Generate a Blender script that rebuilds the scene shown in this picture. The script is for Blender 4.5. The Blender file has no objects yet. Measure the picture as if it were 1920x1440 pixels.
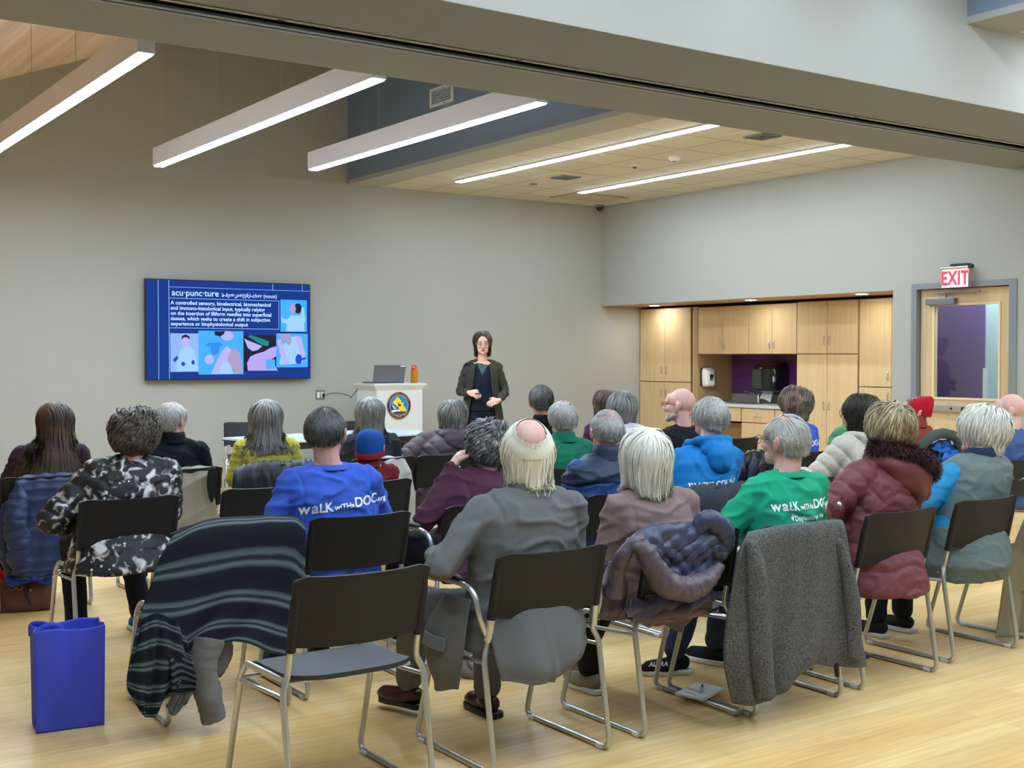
import bpy, bmesh, math, random
import numpy as np
from mathutils import Vector, Matrix, noise
from mathutils.bvhtree import BVHTree

SC = bpy.context.scene
COL = SC.collection
PI = math.pi

# ------------------------------------------------------------------ camera
FPX = 2265.0                                   # focal length in pixels of the 1920 px wide frame
CAM_H = 1.5
YAW = math.atan(1560 / 2265); PITCH = math.atan(53 / 2265)
cam_data = bpy.data.cameras.new('camera'); cam = bpy.data.objects.new('camera', cam_data); COL.objects.link(cam)
cam_data.sensor_fit = 'HORIZONTAL'; cam_data.sensor_width = 36.0; cam_data.lens = 36.0 * FPX / 1920
cam_data.clip_start = 0.05; cam_data.clip_end = 200
cam.location = (0, 0, CAM_H)
cam.rotation_euler = (PI / 2 - PITCH, 0, -YAW)
SC.camera = cam
SC.cycles.max_bounces = 7; SC.cycles.diffuse_bounces = 4; SC.cycles.glossy_bounces = 3; SC.cycles.transmission_bounces = 4

# ------------------------------------------------------------------ world and exposure
w = bpy.data.worlds.new('world'); SC.world = w; w.use_nodes = True
w.node_tree.nodes['Background'].inputs[0].default_value = (0.75, 0.85, 1.0, 1)
w.node_tree.nodes['Background'].inputs[1].default_value = 0.3
SC.view_settings.view_transform = 'Standard'
try: SC.view_settings.look = 'None'
except Exception: pass
SC.view_settings.exposure = 1.22
SC.view_settings.gamma = 1.0
SC.view_settings.use_curve_mapping = False
LAMP = 38.0                                    # strength of the linear lamps' diffusers
LAMP_COL = (0.78, 0.96, 1.12)

# ------------------------------------------------------------------ small maths
_F = np.array([math.sin(YAW) * math.cos(PITCH), math.cos(YAW) * math.cos(PITCH), -math.sin(PITCH)])
_R = np.array([math.cos(YAW), -math.sin(YAW), 0.0]); _U = np.cross(_R, _F)
def at(px, py, Y):
    """the point of the plane y = Y seen at a pixel of the photograph"""
    d = _F + _R * (px - 960) / FPX + _U * (720 - py) / FPX
    return np.array([0, 0, CAM_H]) + d * (Y / d[1])
def srgb(h):
    if isinstance(h, str):
        h = h.lstrip('#'); c = [int(h[i:i + 2], 16) / 255 for i in (0, 2, 4)]
    else: c = [x / 255 for x in h]
    return tuple(x / 12.92 if x <= 0.04045 else ((x + 0.055) / 1.055) ** 2.4 for x in c)

# ------------------------------------------------------------------ materials
_mats = {}
def mat(name, col, rough=0.6, metal=0.0, bump=None, emit=None, spec=0.4, var=None, sheen=0.0, trans=0.0, alpha=1.0, coat=0.0, tint=False):
    """bump=(scale, strength, distance) noise relief; var=(scale, colour2, lo, hi) noise mix of two colours"""
    if name in _mats: return _mats[name]
    m = bpy.data.materials.new(name); m.use_nodes = True; _mats[name] = m
    nt = m.node_tree; n = nt.nodes; l = nt.links; b = n['Principled BSDF']
    c = srgb(col) if isinstance(col, (str, tuple)) and not (isinstance(col, tuple) and max(col) <= 1.0) else tuple(col)
    b.inputs['Base Color'].default_value = (*c, 1); b.inputs['Roughness'].default_value = rough
    b.inputs['Metallic'].default_value = metal; b.inputs['Specular IOR Level'].default_value = spec
    b.inputs['Sheen Weight'].default_value = sheen; b.inputs['Sheen Roughness'].default_value = 0.5
    b.inputs['Transmission Weight'].default_value = trans; b.inputs['Coat Weight'].default_value = coat
    if emit: b.inputs['Emission Color'].default_value = (*emit[0], 1); b.inputs['Emission Strength'].default_value = emit[1]
    tc = n.new('ShaderNodeTexCoord'); src = None
    if var:
        nz = n.new('ShaderNodeTexNoise'); nz.inputs['Scale'].default_value = var[0]; nz.inputs['Detail'].default_value = 4
        l.new(tc.outputs['Object'], nz.inputs['Vector'])
        r = n.new('ShaderNodeValToRGB'); r.color_ramp.elements[0].position = var[2]; r.color_ramp.elements[1].position = var[3]
        r.color_ramp.elements[0].color = (*c, 1); r.color_ramp.elements[1].color = (*srgb(var[1]), 1)
        l.new(nz.outputs['Fac'], r.inputs['Fac']); src = r.outputs['Color']; l.new(src, b.inputs['Base Color'])
    if tint:
        a = n.new('ShaderNodeAttribute'); a.attribute_name = 'tint'
        mx = n.new('ShaderNodeMix'); mx.data_type = 'RGBA'; mx.blend_type = 'MULTIPLY'; mx.inputs[0].default_value = 1
        if src: l.new(src, mx.inputs[6])
        else: mx.inputs[6].default_value = (*c, 1)
        l.new(a.outputs['Color'], mx.inputs[7]); l.new(mx.outputs[2], b.inputs['Base Color'])
    if bump:
        nz = n.new('ShaderNodeTexNoise'); nz.inputs['Scale'].default_value = bump[0]; nz.inputs['Detail'].default_value = 3
        l.new(tc.outputs['Object'], nz.inputs['Vector'])
        bp = n.new('ShaderNodeBump'); bp.inputs['Strength'].default_value = bump[1]
        bp.inputs['Distance'].default_value = bump[2] if len(bump) > 2 else 0.002
        l.new(nz.outputs['Fac'], bp.inputs['Height']); l.new(bp.outputs['Normal'], b.inputs['Normal'])
    return m
def fabric(name, col, rough=0.85, bs=420, bstr=0.35, **k): return mat(name, col, rough, bump=(bs, bstr, 0.0015), spec=0.2, **k)
def nylon(name, col, rough=0.42, **k): return mat(name, col, rough, bump=(55, 0.25, 0.004), spec=0.35, **k)

# ------------------------------------------------------------------ mesh builder
class MB:
    def __init__(s): s.v = []; s.f = []; s.mi = []; s.cur = 0
    def add(s, vs, fs):
        o = len(s.v); s.v.extend([tuple(map(float, p)) for p in vs]); s.f.extend([tuple(o + i for i in f) for f in fs]); s.mi.extend([s.cur] * len(fs)); return s
    def box(s, x0, x1, y0, y1, z0, z1):
        vs = [(x, y, z) for z in (z0, z1) for y in (y0, y1) for x in (x0, x1)]
        return s.add(vs, [(0, 2, 3, 1), (4, 5, 7, 6), (0, 1, 5, 4), (2, 6, 7, 3), (0, 4, 6, 2), (1, 3, 7, 5)])
    def obox(s, c, size, M):
        hx, hy, hz = size[0] / 2, size[1] / 2, size[2] / 2; c = Vector(c)
        vs = [c + M @ Vector((x * hx, y * hy, z * hz)) for z in (-1, 1) for y in (-1, 1) for x in (-1, 1)]
        return s.add(vs, [(0, 2, 3, 1), (4, 5, 7, 6), (0, 1, 5, 4), (2, 6, 7, 3), (0, 4, 6, 2), (1, 3, 7, 5)])
    def tube(s, path, r, n=10, cap=True, sq=1.0):
        """tube along path; r a number or list; sq squashes the section along the transported normal"""
        P = [Vector(p) for p in path]; k = len(P); R = r if hasattr(r, '__len__') else [r] * k
        T = []
        for i in range(k):
            t = (P[min(i + 1, k - 1)] - P[max(i - 1, 0)]); t = t.normalized() if t.length > 1e-9 else Vector((0, 0, 1)); T.append(t)
        up = Vector((0, 0, 1)) if abs(T[0].z) < 0.9 else Vector((0, 1, 0))
        N = (up - T[0] * up.dot(T[0])).normalized(); vs = []
        for i in range(k):
            N = (N - T[i] * N.dot(T[i])); N = N.normalized() if N.length > 1e-6 else T[i].orthogonal().normalized(); B = T[i].cross(N)
            for j in range(n):
                a = 2 * PI * j / n; vs.append(P[i] + (N * math.cos(a) * sq + B * math.sin(a)) * R[i])
        fs = [(i * n + j, i * n + (j + 1) % n, (i + 1) * n + (j + 1) % n, (i + 1) * n + j) for i in range(k - 1) for j in range(n)]
        if cap: fs += [tuple(range(n - 1, -1, -1)), tuple((k - 1) * n + j for j in range(n))]
        return s.add(vs, fs)
    def lathe(s, prof, c=(0, 0, 0), n=24, M=None):
        vs = []
        for r, z in prof:
            for j in range(n):
                a = 2 * PI * j / n; p = Vector((r * math.cos(a), r * math.sin(a), z)); p = M @ p if M else p; vs.append(p + Vector(c))
        k = len(prof); fs = [(i * n + j, i * n + (j + 1) % n, (i + 1) * n + (j + 1) % n, (i + 1) * n + j) for i in range(k - 1) for j in range(n)]
        fs += [tuple(range(n - 1, -1, -1)), tuple((k - 1) * n + j for j in range(n))]
        return s.add(vs, fs)
    def ell(s, c, r, M=None, n=16, m=10):
        vs = []; c = Vector(c)
        for i in range(m + 1):
            th = PI * i / m
            for j in range(n):
                a = 2 * PI * j / n; p = Vector((r[0] * math.sin(th) * math.cos(a), r[1] * math.sin(th) * math.sin(a), -r[2] * math.cos(th)))
                vs.append(c + (M @ p if M else p))
        return s.add(vs, [(i * n + j, i * n + (j + 1) % n, (i + 1) * n + (j + 1) % n, (i + 1) * n + j) for i in range(m) for j in range(n)])
    def cap(s, p0, r0, p1, r1, n=14):
        """tapered capsule"""
        p0 = Vector(p0); p1 = Vector(p1); d = p1 - p0; L = max(d.length, 1e-6); d = d / L; path = []; R = []
        for i in range(5):
            a = PI / 2 * i / 4; path.append(p0 - d * r0 * math.cos(a)); R.append(max(r0 * math.sin(a), 1e-4))
        for i in range(5):
            a = PI / 2 * i / 4; path.append(p1 + d * r1 * math.sin(a)); R.append(max(r1 * math.cos(a), 1e-4))
        return s.tube(path, R, n)
    def loft(s, secs, n=32, p=2.3):
        """secs: (cx, cy, z, halfwidth, halfdepth)"""
        vs = []
        for cx, cy, z, hw, hd in secs:
            for j in range(n):
                a = 2 * PI * j / n; ca, sa = math.cos(a), math.sin(a)
                vs.append((cx + hw * math.copysign(abs(ca) ** (2 / p), ca), cy + hd * math.copysign(abs(sa) ** (2 / p), sa), z))
        k = len(secs); fs = [(i * n + j, i * n + (j + 1) % n, (i + 1) * n + (j + 1) % n, (i + 1) * n + j) for i in range(k - 1) for j in range(n)]
        fs += [tuple(range(n - 1, -1, -1)), tuple((k - 1) * n + j for j in range(n))]
        return s.add(vs, fs)
    def prism(s, poly, h, M=None, c=(0, 0, 0)):
        """poly of 2-d points in local xy, extruded 0..h in z"""
        k = len(poly); c = Vector(c); vs = []
        for z in (0, h):
            for x, y in poly:
                p = Vector((x, y, z)); vs.append(c + (M @ p if M else p))
        return s.add(vs, [tuple(range(k - 1, -1, -1)), tuple(range(k, 2 * k))] + [(i, (i + 1) % k, k + (i + 1) % k, k + i) for i in range(k)])
    def mesh(s, name='m'):
        me = bpy.data.meshes.new(name); me.from_pydata(s.v, [], s.f); me.update(); return me
    def build(s, name, mats, parent=None, smooth=True, bevel=0.0, seg=2, angle=40):
        me = s.mesh(name)
        ms = mats if isinstance(mats, (list, tuple)) else [mats]
        for m in ms: me.materials.append(m)
        if len(ms) > 1: me.polygons.foreach_set('material_index', s.mi)
        o = link(name, me, parent)
        if smooth: shade(me, angle)
        if bevel:
            b = o.modifiers.new('bevel', 'BEVEL'); b.width = bevel; b.segments = seg; b.limit_method = 'ANGLE'; b.angle_limit = math.radians(35)
        return o
def shade(me, angle=40):
    me.polygons.foreach_set('use_smooth', [True] * len(me.polygons))
    try: me.set_sharp_from_angle(angle=math.radians(angle))
    except Exception: pass
def link(name, data, parent=None):
    o = bpy.data.objects.new(name, data); COL.objects.link(o)
    if parent: o.parent = parent
    return o
def tag(o, label, cat, group=None, kind=None):
    o['label'] = label; o['category'] = cat
    if group: o['group'] = group
    if kind: o['kind'] = kind
    return o
def thing(name, label, cat, loc=(0, 0, 0), rz=0, group=None):
    o = bpy.data.objects.new(name, None); COL.objects.link(o); o.empty_display_size = 0.1
    o.location = loc; o.rotation_euler = (0, 0, rz); return tag(o, label, cat, group)
def struct(o): o['kind'] = 'structure'; return o
def dup(o, parent=None):
    c = o.copy(); COL.objects.link(c); c.parent = parent
    for ch in o.children: dup(ch, c)
    return c

def evaluated(o):
    dg = bpy.context.evaluated_depsgraph_get()
    me = bpy.data.meshes.new_from_object(o.evaluated_get(dg)); return me
def remesh(mb, voxel, smooth=4, fac=0.6):
    """unite the overlapping solids of a builder into one continuous surface"""
    me = mb.mesh('tmp'); o = link('tmp', me)
    r = o.modifiers.new('r', 'REMESH'); r.mode = 'VOXEL'; r.voxel_size = voxel
    if smooth: s = o.modifiers.new('s', 'SMOOTH'); s.iterations = smooth; s.factor = fac
    out = evaluated(o); bpy.data.objects.remove(o); bpy.data.meshes.remove(me); out.materials.clear(); return out
def coords(me):
    a = np.empty(len(me.vertices) * 3); me.vertices.foreach_get('co', a); return a.reshape(-1, 3)
def normals(me):
    a = np.empty(len(me.vertices) * 3); me.vertex_normals.foreach_get('vector', a); return a.reshape(-1, 3)
def setco(me, a): me.vertices.foreach_set('co', a.reshape(-1)); me.update()

def text_mesh(txt, size, extrude=0.0, bold=0.0, shear=0.0, space=1.0, align='CENTER', line=1.0):
    c = bpy.data.curves.new('t', 'FONT'); c.body = txt; c.size = size; c.extrude = extrude; c.offset = bold; c.shear = shear
    c.space_character = space; c.space_line = line; c.align_x = align; c.resolution_u = 3
    o = link('t', c); me = evaluated(o); bpy.data.objects.remove(o); bpy.data.curves.remove(c); return me
def text(name, txt, size, m, parent, loc, rot, **k):
    me = text_mesh(txt, size, **k); me.materials.clear(); me.materials.append(m)
    o = link(name, me, parent); o.location = loc; o.rotation_euler = rot; return o

def catmull(P, t):
    """P (k, ...) control values, t array in 0..1"""
    P = np.asarray(P, float); k = len(P); x = np.clip(t, 0, 1) * (k - 1); i = np.minimum(x.astype(int), k - 2); f = (x - i)
    g = lambda j: P[np.clip(j, 0, k - 1)]
    f = f.reshape(f.shape + (1,) * (P.ndim - 1))
    p0 = np.where((i == 0).reshape(f.shape), 2 * g(i) - g(i + 1), g(i - 1)); p3 = np.where((i == k - 2).reshape(f.shape), 2 * g(i + 1) - g(i), g(i + 2)); p1, p2 = g(i), g(i + 1)
    return 0.5 * (2 * p1 + (p2 - p0) * f + (2 * p0 - 5 * p1 + 4 * p2 - p3) * f ** 2 + (-p0 + 3 * p1 - 3 * p2 + p3) * f ** 3)
def spath(pts, n=24): return [tuple(p) for p in catmull(np.array(pts, float), np.linspace(0, 1, n))]
def cloth(name, ctrl, m, parent=None, nu=60, nv=60, thick=0.006, fold=None):
    """a sheet through a control grid ctrl[row][col]; fold(u, v) -> offset along the sheet normal"""
    C = np.array(ctrl, float); u = np.linspace(0, 1, nu); v = np.linspace(0, 1, nv)
    A = catmull(C, v); A = np.swapaxes(A, 0, 1); A = catmull(A, u)          # (nu, nv, 3)
    du = np.gradient(A, axis=0); dv = np.gradient(A, axis=1); N = np.cross(du, dv); N /= np.linalg.norm(N, axis=2, keepdims=True) + 1e-9
    if fold:
        U, V = np.meshgrid(u, v, indexing='ij'); A = A + N * fold(U, V)[..., None]
    fs = [(i * nv + j, i * nv + j + 1, (i + 1) * nv + j + 1, (i + 1) * nv + j) for i in range(nu - 1) for j in range(nv - 1)]
    me = bpy.data.meshes.new(name); me.from_pydata(A.reshape(-1, 3).tolist(), [], fs); me.update(); me.materials.append(m)
    uv = me.uv_layers.new(name='UVMap'); li = np.empty(len(me.loops), int); me.loops.foreach_get('vertex_index', li)
    uvs = np.stack([u[li // nv], v[li % nv]], 1); uv.data.foreach_set('uv', uvs.reshape(-1)); shade(me, 180)
    o = link(name, me, parent)
    s = o.modifiers.new('thickness', 'SOLIDIFY'); s.thickness = thick; s.offset = 0
    return o
def fnoise(P, sc, seed=0.0):
    sc = np.array(sc if hasattr(sc, '__len__') else (sc,) * 3); Q = P * sc + seed
    return np.array([noise.noise(Vector(q)) for q in Q.tolist()])
# ================================================================== THE ROOM
BW, RW, LW, NW = 13.19, 10.6, -2.6, -4.5      # back wall y, right wall x, left wall x, near wall y
CEIL = 3.57; TOP = 6.4; BULK = 6.68; NX = 11.95
M_wall = mat('wall_paint', '#a9a8a1', 0.75, bump=(180, 0.12, 0.002), spec=0.2)
M_beam = mat('beam_paint', '#8f9196', 0.75, bump=(180, 0.12, 0.002), spec=0.2)
M_blue = mat('bulkhead_paint', '#79889a', 0.7, bump=(180, 0.12, 0.002), spec=0.2)
M_base = mat('rubber_base', '#7f8184', 0.55)
M_trimw = mat('niche_soffit', '#b08e62', 0.6)
M_white = mat('white_paint', '#e9e8e3', 0.5)
M_steelgrey = mat('grey_steel', '#808489', 0.45, spec=0.4)
M_purple = mat('purple_panel', '#5c3168', 0.5)
M_chrome = mat('brushed_metal', '#c4c6c8', 0.28, 1.0)
M_dark = mat('black_plastic', '#17181b', 0.4)

def floor_material():
    m = bpy.data.materials.new('maple_floor'); m.use_nodes = True; nt = m.node_tree; n = nt.nodes; l = nt.links; b = n['Principled BSDF']
    tc = n.new('ShaderNodeTexCoord')
    br = n.new('ShaderNodeTexBrick'); br.inputs['Scale'].default_value = 1; br.inputs['Brick Width'].default_value = 1.22; br.inputs['Row Height'].default_value = 0.1
    br.inputs['Mortar Size'].default_value = 0.0006; br.inputs['Mortar Smooth'].default_value = 0.2; br.offset = 0.37; br.inputs['Bias'].default_value = 0
    br.inputs['Color1'].default_value = (*srgb('#eccd93'), 1); br.inputs['Color2'].default_value = (*srgb('#e1bb7d'), 1); br.inputs['Mortar'].default_value = (*srgb('#caa469'), 1)
    l.new(tc.outputs['Object'], br.inputs['Vector'])
    mp = n.new('ShaderNodeMapping'); mp.inputs['Scale'].default_value = (1.6, 26, 1); l.new(tc.outputs['Object'], mp.inputs['Vector'])
    g = n.new('ShaderNodeTexNoise'); g.inputs['Scale'].default_value = 1.4; g.inputs['Detail'].default_value = 7; g.inputs['Distortion'].default_value = 0.8; l.new(mp.outputs['Vector'], g.inputs['Vector'])
    mp2 = n.new('ShaderNodeMapping'); mp2.inputs['Scale'].default_value = (0.7, 3.2, 1); l.new(tc.outputs['Object'], mp2.inputs['Vector'])
    g2 = n.new('ShaderNodeTexNoise'); g2.inputs['Scale'].default_value = 1.0; g2.inputs['Detail'].default_value = 3; l.new(mp2.outputs['Vector'], g2.inputs['Vector'])
    r = n.new('ShaderNodeValToRGB'); r.color_ramp.elements[0].position = 0.35; r.color_ramp.elements[1].position = 0.7
    r.color_ramp.elements[0].color = (0.86, 0.82, 0.76, 1); r.color_ramp.elements[1].color = (1.06, 1.06, 1.05, 1); l.new(g.outputs['Fac'], r.inputs['Fac'])
    r2 = n.new('ShaderNodeValToRGB'); r2.color_ramp.elements[0].position = 0.3; r2.color_ramp.elements[1].position = 0.7
    r2.color_ramp.elements[0].color = (0.92, 0.89, 0.84, 1); r2.color_ramp.elements[1].color = (1.05, 1.04, 1.03, 1); l.new(g2.outputs['Fac'], r2.inputs['Fac'])
    m1 = n.new('ShaderNodeMix'); m1.data_type = 'RGBA'; m1.blend_type = 'MULTIPLY'; m1.inputs[0].default_value = 1; l.new(br.outputs['Color'], m1.inputs[6]); l.new(r.outputs['Color'], m1.inputs[7])
    m2 = n.new('ShaderNodeMix'); m2.data_type = 'RGBA'; m2.blend_type = 'MULTIPLY'; m2.inputs[0].default_value = 1; l.new(m1.outputs[2], m2.inputs[6]); l.new(r2.outputs['Color'], m2.inputs[7])
    l.new(m2.outputs[2], b.inputs['Base Color']); b.inputs['Roughness'].default_value = 0.33; b.inputs['Specular IOR Level'].default_value = 0.38
    return m
def wood_material(name, c1, c2, axis='z', rough=0.45, scale=1.0):
    m = bpy.data.materials.new(name); m.use_nodes = True; nt = m.node_tree; n = nt.nodes; l = nt.links; b = n['Principled BSDF']
    tc = n.new('ShaderNodeTexCoord'); mp = n.new('ShaderNodeMapping'); l.new(tc.outputs['Object'], mp.inputs['Vector'])
    s = {'z': (30, 30, 1.6), 'x': (1.6, 30, 30), 'y': (30, 1.6, 30)}[axis]; mp.inputs['Scale'].default_value = tuple(k * scale for k in s)
    g = n.new('ShaderNodeTexNoise'); g.inputs['Scale'].default_value = 1; g.inputs['Detail'].default_value = 6; g.inputs['Distortion'].default_value = 0.6; l.new(mp.outputs['Vector'], g.inputs['Vector'])
    r = n.new('ShaderNodeValToRGB'); r.color_ramp.elements[0].position = 0.32; r.color_ramp.elements[1].position = 0.68
    r.color_ramp.elements[0].color = (*srgb(c1), 1); r.color_ramp.elements[1].color = (*srgb(c2), 1)
    l.new(g.outputs['Fac'], r.inputs['Fac']); l.new(r.outputs['Color'], b.inputs['Base Color']); b.inputs['Roughness'].default_value = rough
    return m
def tile_material():
    m = bpy.data.materials.new('ceiling_tile'); m.use_nodes = True; nt = m.node_tree; n = nt.nodes; l = nt.links; b = n['Principled BSDF']
    tc = n.new('ShaderNodeTexCoord'); br = n.new('ShaderNodeTexBrick'); br.inputs['Scale'].default_value = 1; br.offset = 0
    br.inputs['Brick Width'].default_value = 0.61; br.inputs['Row Height'].default_value = 0.61; br.inputs['Mortar Size'].default_value = 0.011; br.inputs['Mortar Smooth'].default_value = 0.0
    br.inputs['Color1'].default_value = (*srgb('#cfcabc'), 1); br.inputs['Color2'].default_value = (*srgb('#c8c3b4'), 1); br.inputs['Mortar'].default_value = (*srgb('#a19b88'), 1)
    l.new(tc.outputs['Object'], br.inputs['Vector']); l.new(br.outputs['Color'], b.inputs['Base Color']); b.inputs['Roughness'].default_value = 0.85
    nz = n.new('ShaderNodeTexNoise'); nz.inputs['Scale'].default_value = 160; l.new(tc.outputs['Object'], nz.inputs['Vector'])
    bp = n.new('ShaderNodeBump'); bp.inputs['Strength'].default_value = 0.3; bp.inputs['Distance'].default_value = 0.002; l.new(nz.outputs['Fac'], bp.inputs['Height']); l.new(bp.outputs['Normal'], b.inputs['Normal'])
    return m
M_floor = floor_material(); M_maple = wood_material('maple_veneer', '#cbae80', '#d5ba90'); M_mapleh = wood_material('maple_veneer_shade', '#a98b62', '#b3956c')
M_ceilwood = wood_material('ceiling_wood', '#dcbca6', '#f4dcc8', 'y', 0.6, 0.25); M_tile = tile_material()

# floor, walls
struct(MB().box(LW - .2, NX + .1, NW - .2, BW + .3, -0.1, 0).build('floor', M_floor, smooth=False))
struct(MB().box(LW, NX, BW, BW + .2, 0, TOP).build('wall_back', M_wall, smooth=False))
struct(MB().box(LW - .2, LW, NW, BW, 0, TOP).build('wall_left', M_wall, smooth=False))
struct(MB().box(LW, NX, NW - .2, NW, 0, TOP).build('wall_near', M_wall, smooth=False))
wr = MB()                                            # the right wall with the niche and the door opening cut out
NY0, NY1, NZ = 8.27, BW, 2.192; DY0, DY1, DZ = 6.90, 7.97, 2.19
wr.box(RW, RW + .15, NY0, NY1, NZ, TOP); wr.box(RW, RW + .15, DY1, NY0, 0, TOP); wr.box(RW, RW + .15, DY0, DY1, DZ, TOP); wr.box(RW, RW + .15, NW, DY0, 0, TOP)
struct(wr.build('wall_right', M_wall, smooth=False))
nb = MB(); nb.box(NX, NX + .1, NY0 - .1, NY1, 0, 2.6); nb.box(RW + .15, NX, NY0 - .12, NY0, 0, 2.6)
struct(nb.build('wall_niche', M_wall, smooth=False))
# niche soffit of veneer
struct(MB().box(RW + .15, NX, NY0, NY1, NZ, NZ + .05).build('ceiling_niche', M_trimw, smooth=False))
# baseboards
struct(MB().box(LW, RW + .6, BW - .012, BW, 0, .1).build('baseboard_back', M_base, smooth=False))
struct(MB().box(RW - .012, RW, DY1 + .06, NY0, 0, .1).build('baseboard_right', M_base, smooth=False))
struct(MB().box(LW, LW + .012, NW, BW - .02, 0, .1).build('baseboard_left', M_base, smooth=False))
# ceilings: tiled ceiling over the right of both rooms, high ceiling elsewhere, sloping wood deck to the far left
t = MB().box(0, RW - 7.09, 0, BW - 6.02, 0, .04).build('ceiling_tiled', M_tile, smooth=False); t.location = (7.09, 6.02, CEIL + .004); struct(t)
struct(MB().box(BULK, 7.09, 6.02, BW, CEIL, CEIL + .05).build('trim_1', M_wall, smooth=False))
struct(MB().box(BULK, BULK + .12, 6.02, BW, CEIL + .05, TOP).build('wall_bulkhead', M_blue, smooth=False))
struct(MB().box(LW - .2, NX, NW - .2, BW + .2, TOP, TOP + .1).build('ceiling', M_wall, smooth=False))
wd = MB(); x0, z0, x1, z1 = LW, 4.317 - (2.733 - LW) * .3875, 4.30, 4.925
wd.add([(x0, 6.0, z0), (x1, 6.0, z1), (x1, BW, z1), (x0, BW, z0), (x0, 6.0, z0 + .12), (x1, 6.0, z1 + .12), (x1, BW, z1 + .12), (x0, BW, z0 + .12)],
       [(0, 3, 2, 1), (4, 5, 6, 7), (0, 1, 5, 4), (1, 2, 6, 5), (2, 3, 7, 6), (3, 0, 4, 7)])
struct(wd.build('ceiling_wood', M_ceilwood, smooth=False))
struct(MB().box(4.30, 4.42, 6.0, BW, 4.93, TOP).build('wall_clerestory', M_blue, smooth=False))

# the deep beam with the folding partition's track in its underside
BZ = 3.3; BF, BN = 6.91, 5.28; TR = 6.2
bm_ = MB(); bm_.box(LW, RW, TR + .035, BF, BZ, BZ + .5); bm_.box(LW, RW, BN + .0015, TR - .035, BZ, BZ + .001); bm_.box(LW, RW, BF - .879, TR - .035, BZ, BZ + .5)
bm_.box(LW, RW, TR - .035, TR + .035, BZ + .06, BZ + .5)
bm_.box(LW, RW, BF - .3, BF, BZ + .5, 4.2)
struct(bm_.build('ceiling_beam', M_beam, smooth=False))
struct(MB().box(LW, RW, BN, BF - .88, BZ + .0012, TOP).build('wall_header', M_wall, smooth=False))
tr = MB(); tr.box(LW, RW, TR + .012, TR + .05, BZ - .014, BZ + .05); tr.box(LW, RW, TR - .05, TR - .012, BZ - .014, BZ + .05)
struct(tr.build('trim_2', mat('track_aluminium', '#8d8f96', 0.4, 0.6), smooth=False))
struct(MB().box(LW, RW, TR - .16, TR - .13, BZ - .006, BZ).build('trim_3', M_wall, smooth=False))
ts = MB(); 
for x in np.arange(-2, 10.5, 1.55): ts.box(x, x + .045, TR - .15, TR - .138, BZ - .009, BZ - .005)
struct(ts.build('trim_4', M_dark, smooth=False))
# near-side bulkhead and tiled ceiling, right edge of the picture
ne = at(1813, 45, BN); 
struct(MB().box(ne[0], ne[0] + .12, NW, BN, ne[2] + .05, TOP).build('wall_bulkhead_near', M_blue, smooth=False))
struct(MB().box(ne[0], ne[0] + .5, NW, BN, ne[2], ne[2] + .05).build('trim_5', M_wall, smooth=False))
t = MB().box(0, RW - ne[0] - .5, 0, BN - NW, 0, .04).build('ceiling_tiled_near', M_tile, smooth=False); t.location = (ne[0] + .5, NW, ne[2] + .02); struct(t)

# ------------------------------------------------------------------ lamps
M_lens = mat('lamp_diffuser', '#ffffff', 0.4, emit=(LAMP_COL, LAMP))
M_house = mat('lamp_housing', '#dad8e0', 0.5)
M_lens2 = mat('lamp_diffuser_recessed', '#ffffff', 0.4, emit=(LAMP_COL, LAMP * .62))
M_wire = mat('steel_wire', '#a0a0a0', 0.4, 0.7)
def pendant(x, y0, y1, z, label, group=None, wid=.105, h=.17, lens=None):
    t = thing('pendant_lamp', label, 'ceiling lamp', (x, (y0 + y1) / 2, z), 0, group); L = (y1 - y0) / 2
    MB().box(-wid / 2, wid / 2, -L, L, .004, h).build('housing', M_house, t, smooth=False, bevel=.004)
    MB().box(-wid / 2 + .012, wid / 2 - .012, -L + .012, L - .012, -.004, .006).build('diffuser', lens or M_lens, t, smooth=False)
    top = TOP - z
    if x < 4.3 and y0 > 6: top = 4.925 - (4.3 - x) * .3875 - z
    for s in (-1, -.33, .33, 1): MB().tube([(0, s * (L - .25), h - .005), (0, s * (L - .25), top)], .0022, 6).build('suspension_wire', M_wire, t)
    return t
pendant(2.315, 7.2, 11.6, 3.30, 'leftmost hanging linear lamp, running out of the picture at the left')
pendant(3.775, 7.0, 11.42, 3.30, 'middle one of the three hanging linear lamps, above the wall screen')
pendant(5.085, 7.0, 10.8, 3.30, 'hanging linear lamp next to the blue-grey bulkhead with the air grille')
def recessed(x, y0, y1, label, z=CEIL):
    t = thing('recessed_lamp', label, 'ceiling lamp', (x, (y0 + y1) / 2, z)); L = (y1 - y0) / 2
    MB().box(-.06, .06, -L, L, -.008, .003).build('trim_frame', M_house, t, smooth=False)
    MB().box(-.042, .042, -L + .015, L - .015, -.016, -.007).build('diffuser', M_lens2, t, smooth=False)
    return t
recessed(7.64, 7.3, 12.22, 'recessed linear lamp in the tiled ceiling, nearer the bulkhead')
recessed(9.42, 7.3, 12.16, 'recessed linear lamp in the tiled ceiling, nearer the cabinet wall')
for x in (.8, 2.3, 3.8, 5.3, 6.8): pendant(x, -.5, 4.85, 4.2, 'hanging linear lamp of the near half of the room', 'linear lamps of the near half', lens=M_lens2)
for x in (8.6, 9.9): recessed(x, -.5, 5.1, 'recessed linear lamp of the near half of the room', ne[2] + .02)['group'] = 'recessed lamps of the near half'
M_down = mat('downlight_lens', '#ffffff', 0.4, emit=((0.95, 0.97, 0.95), 62.0))
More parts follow.
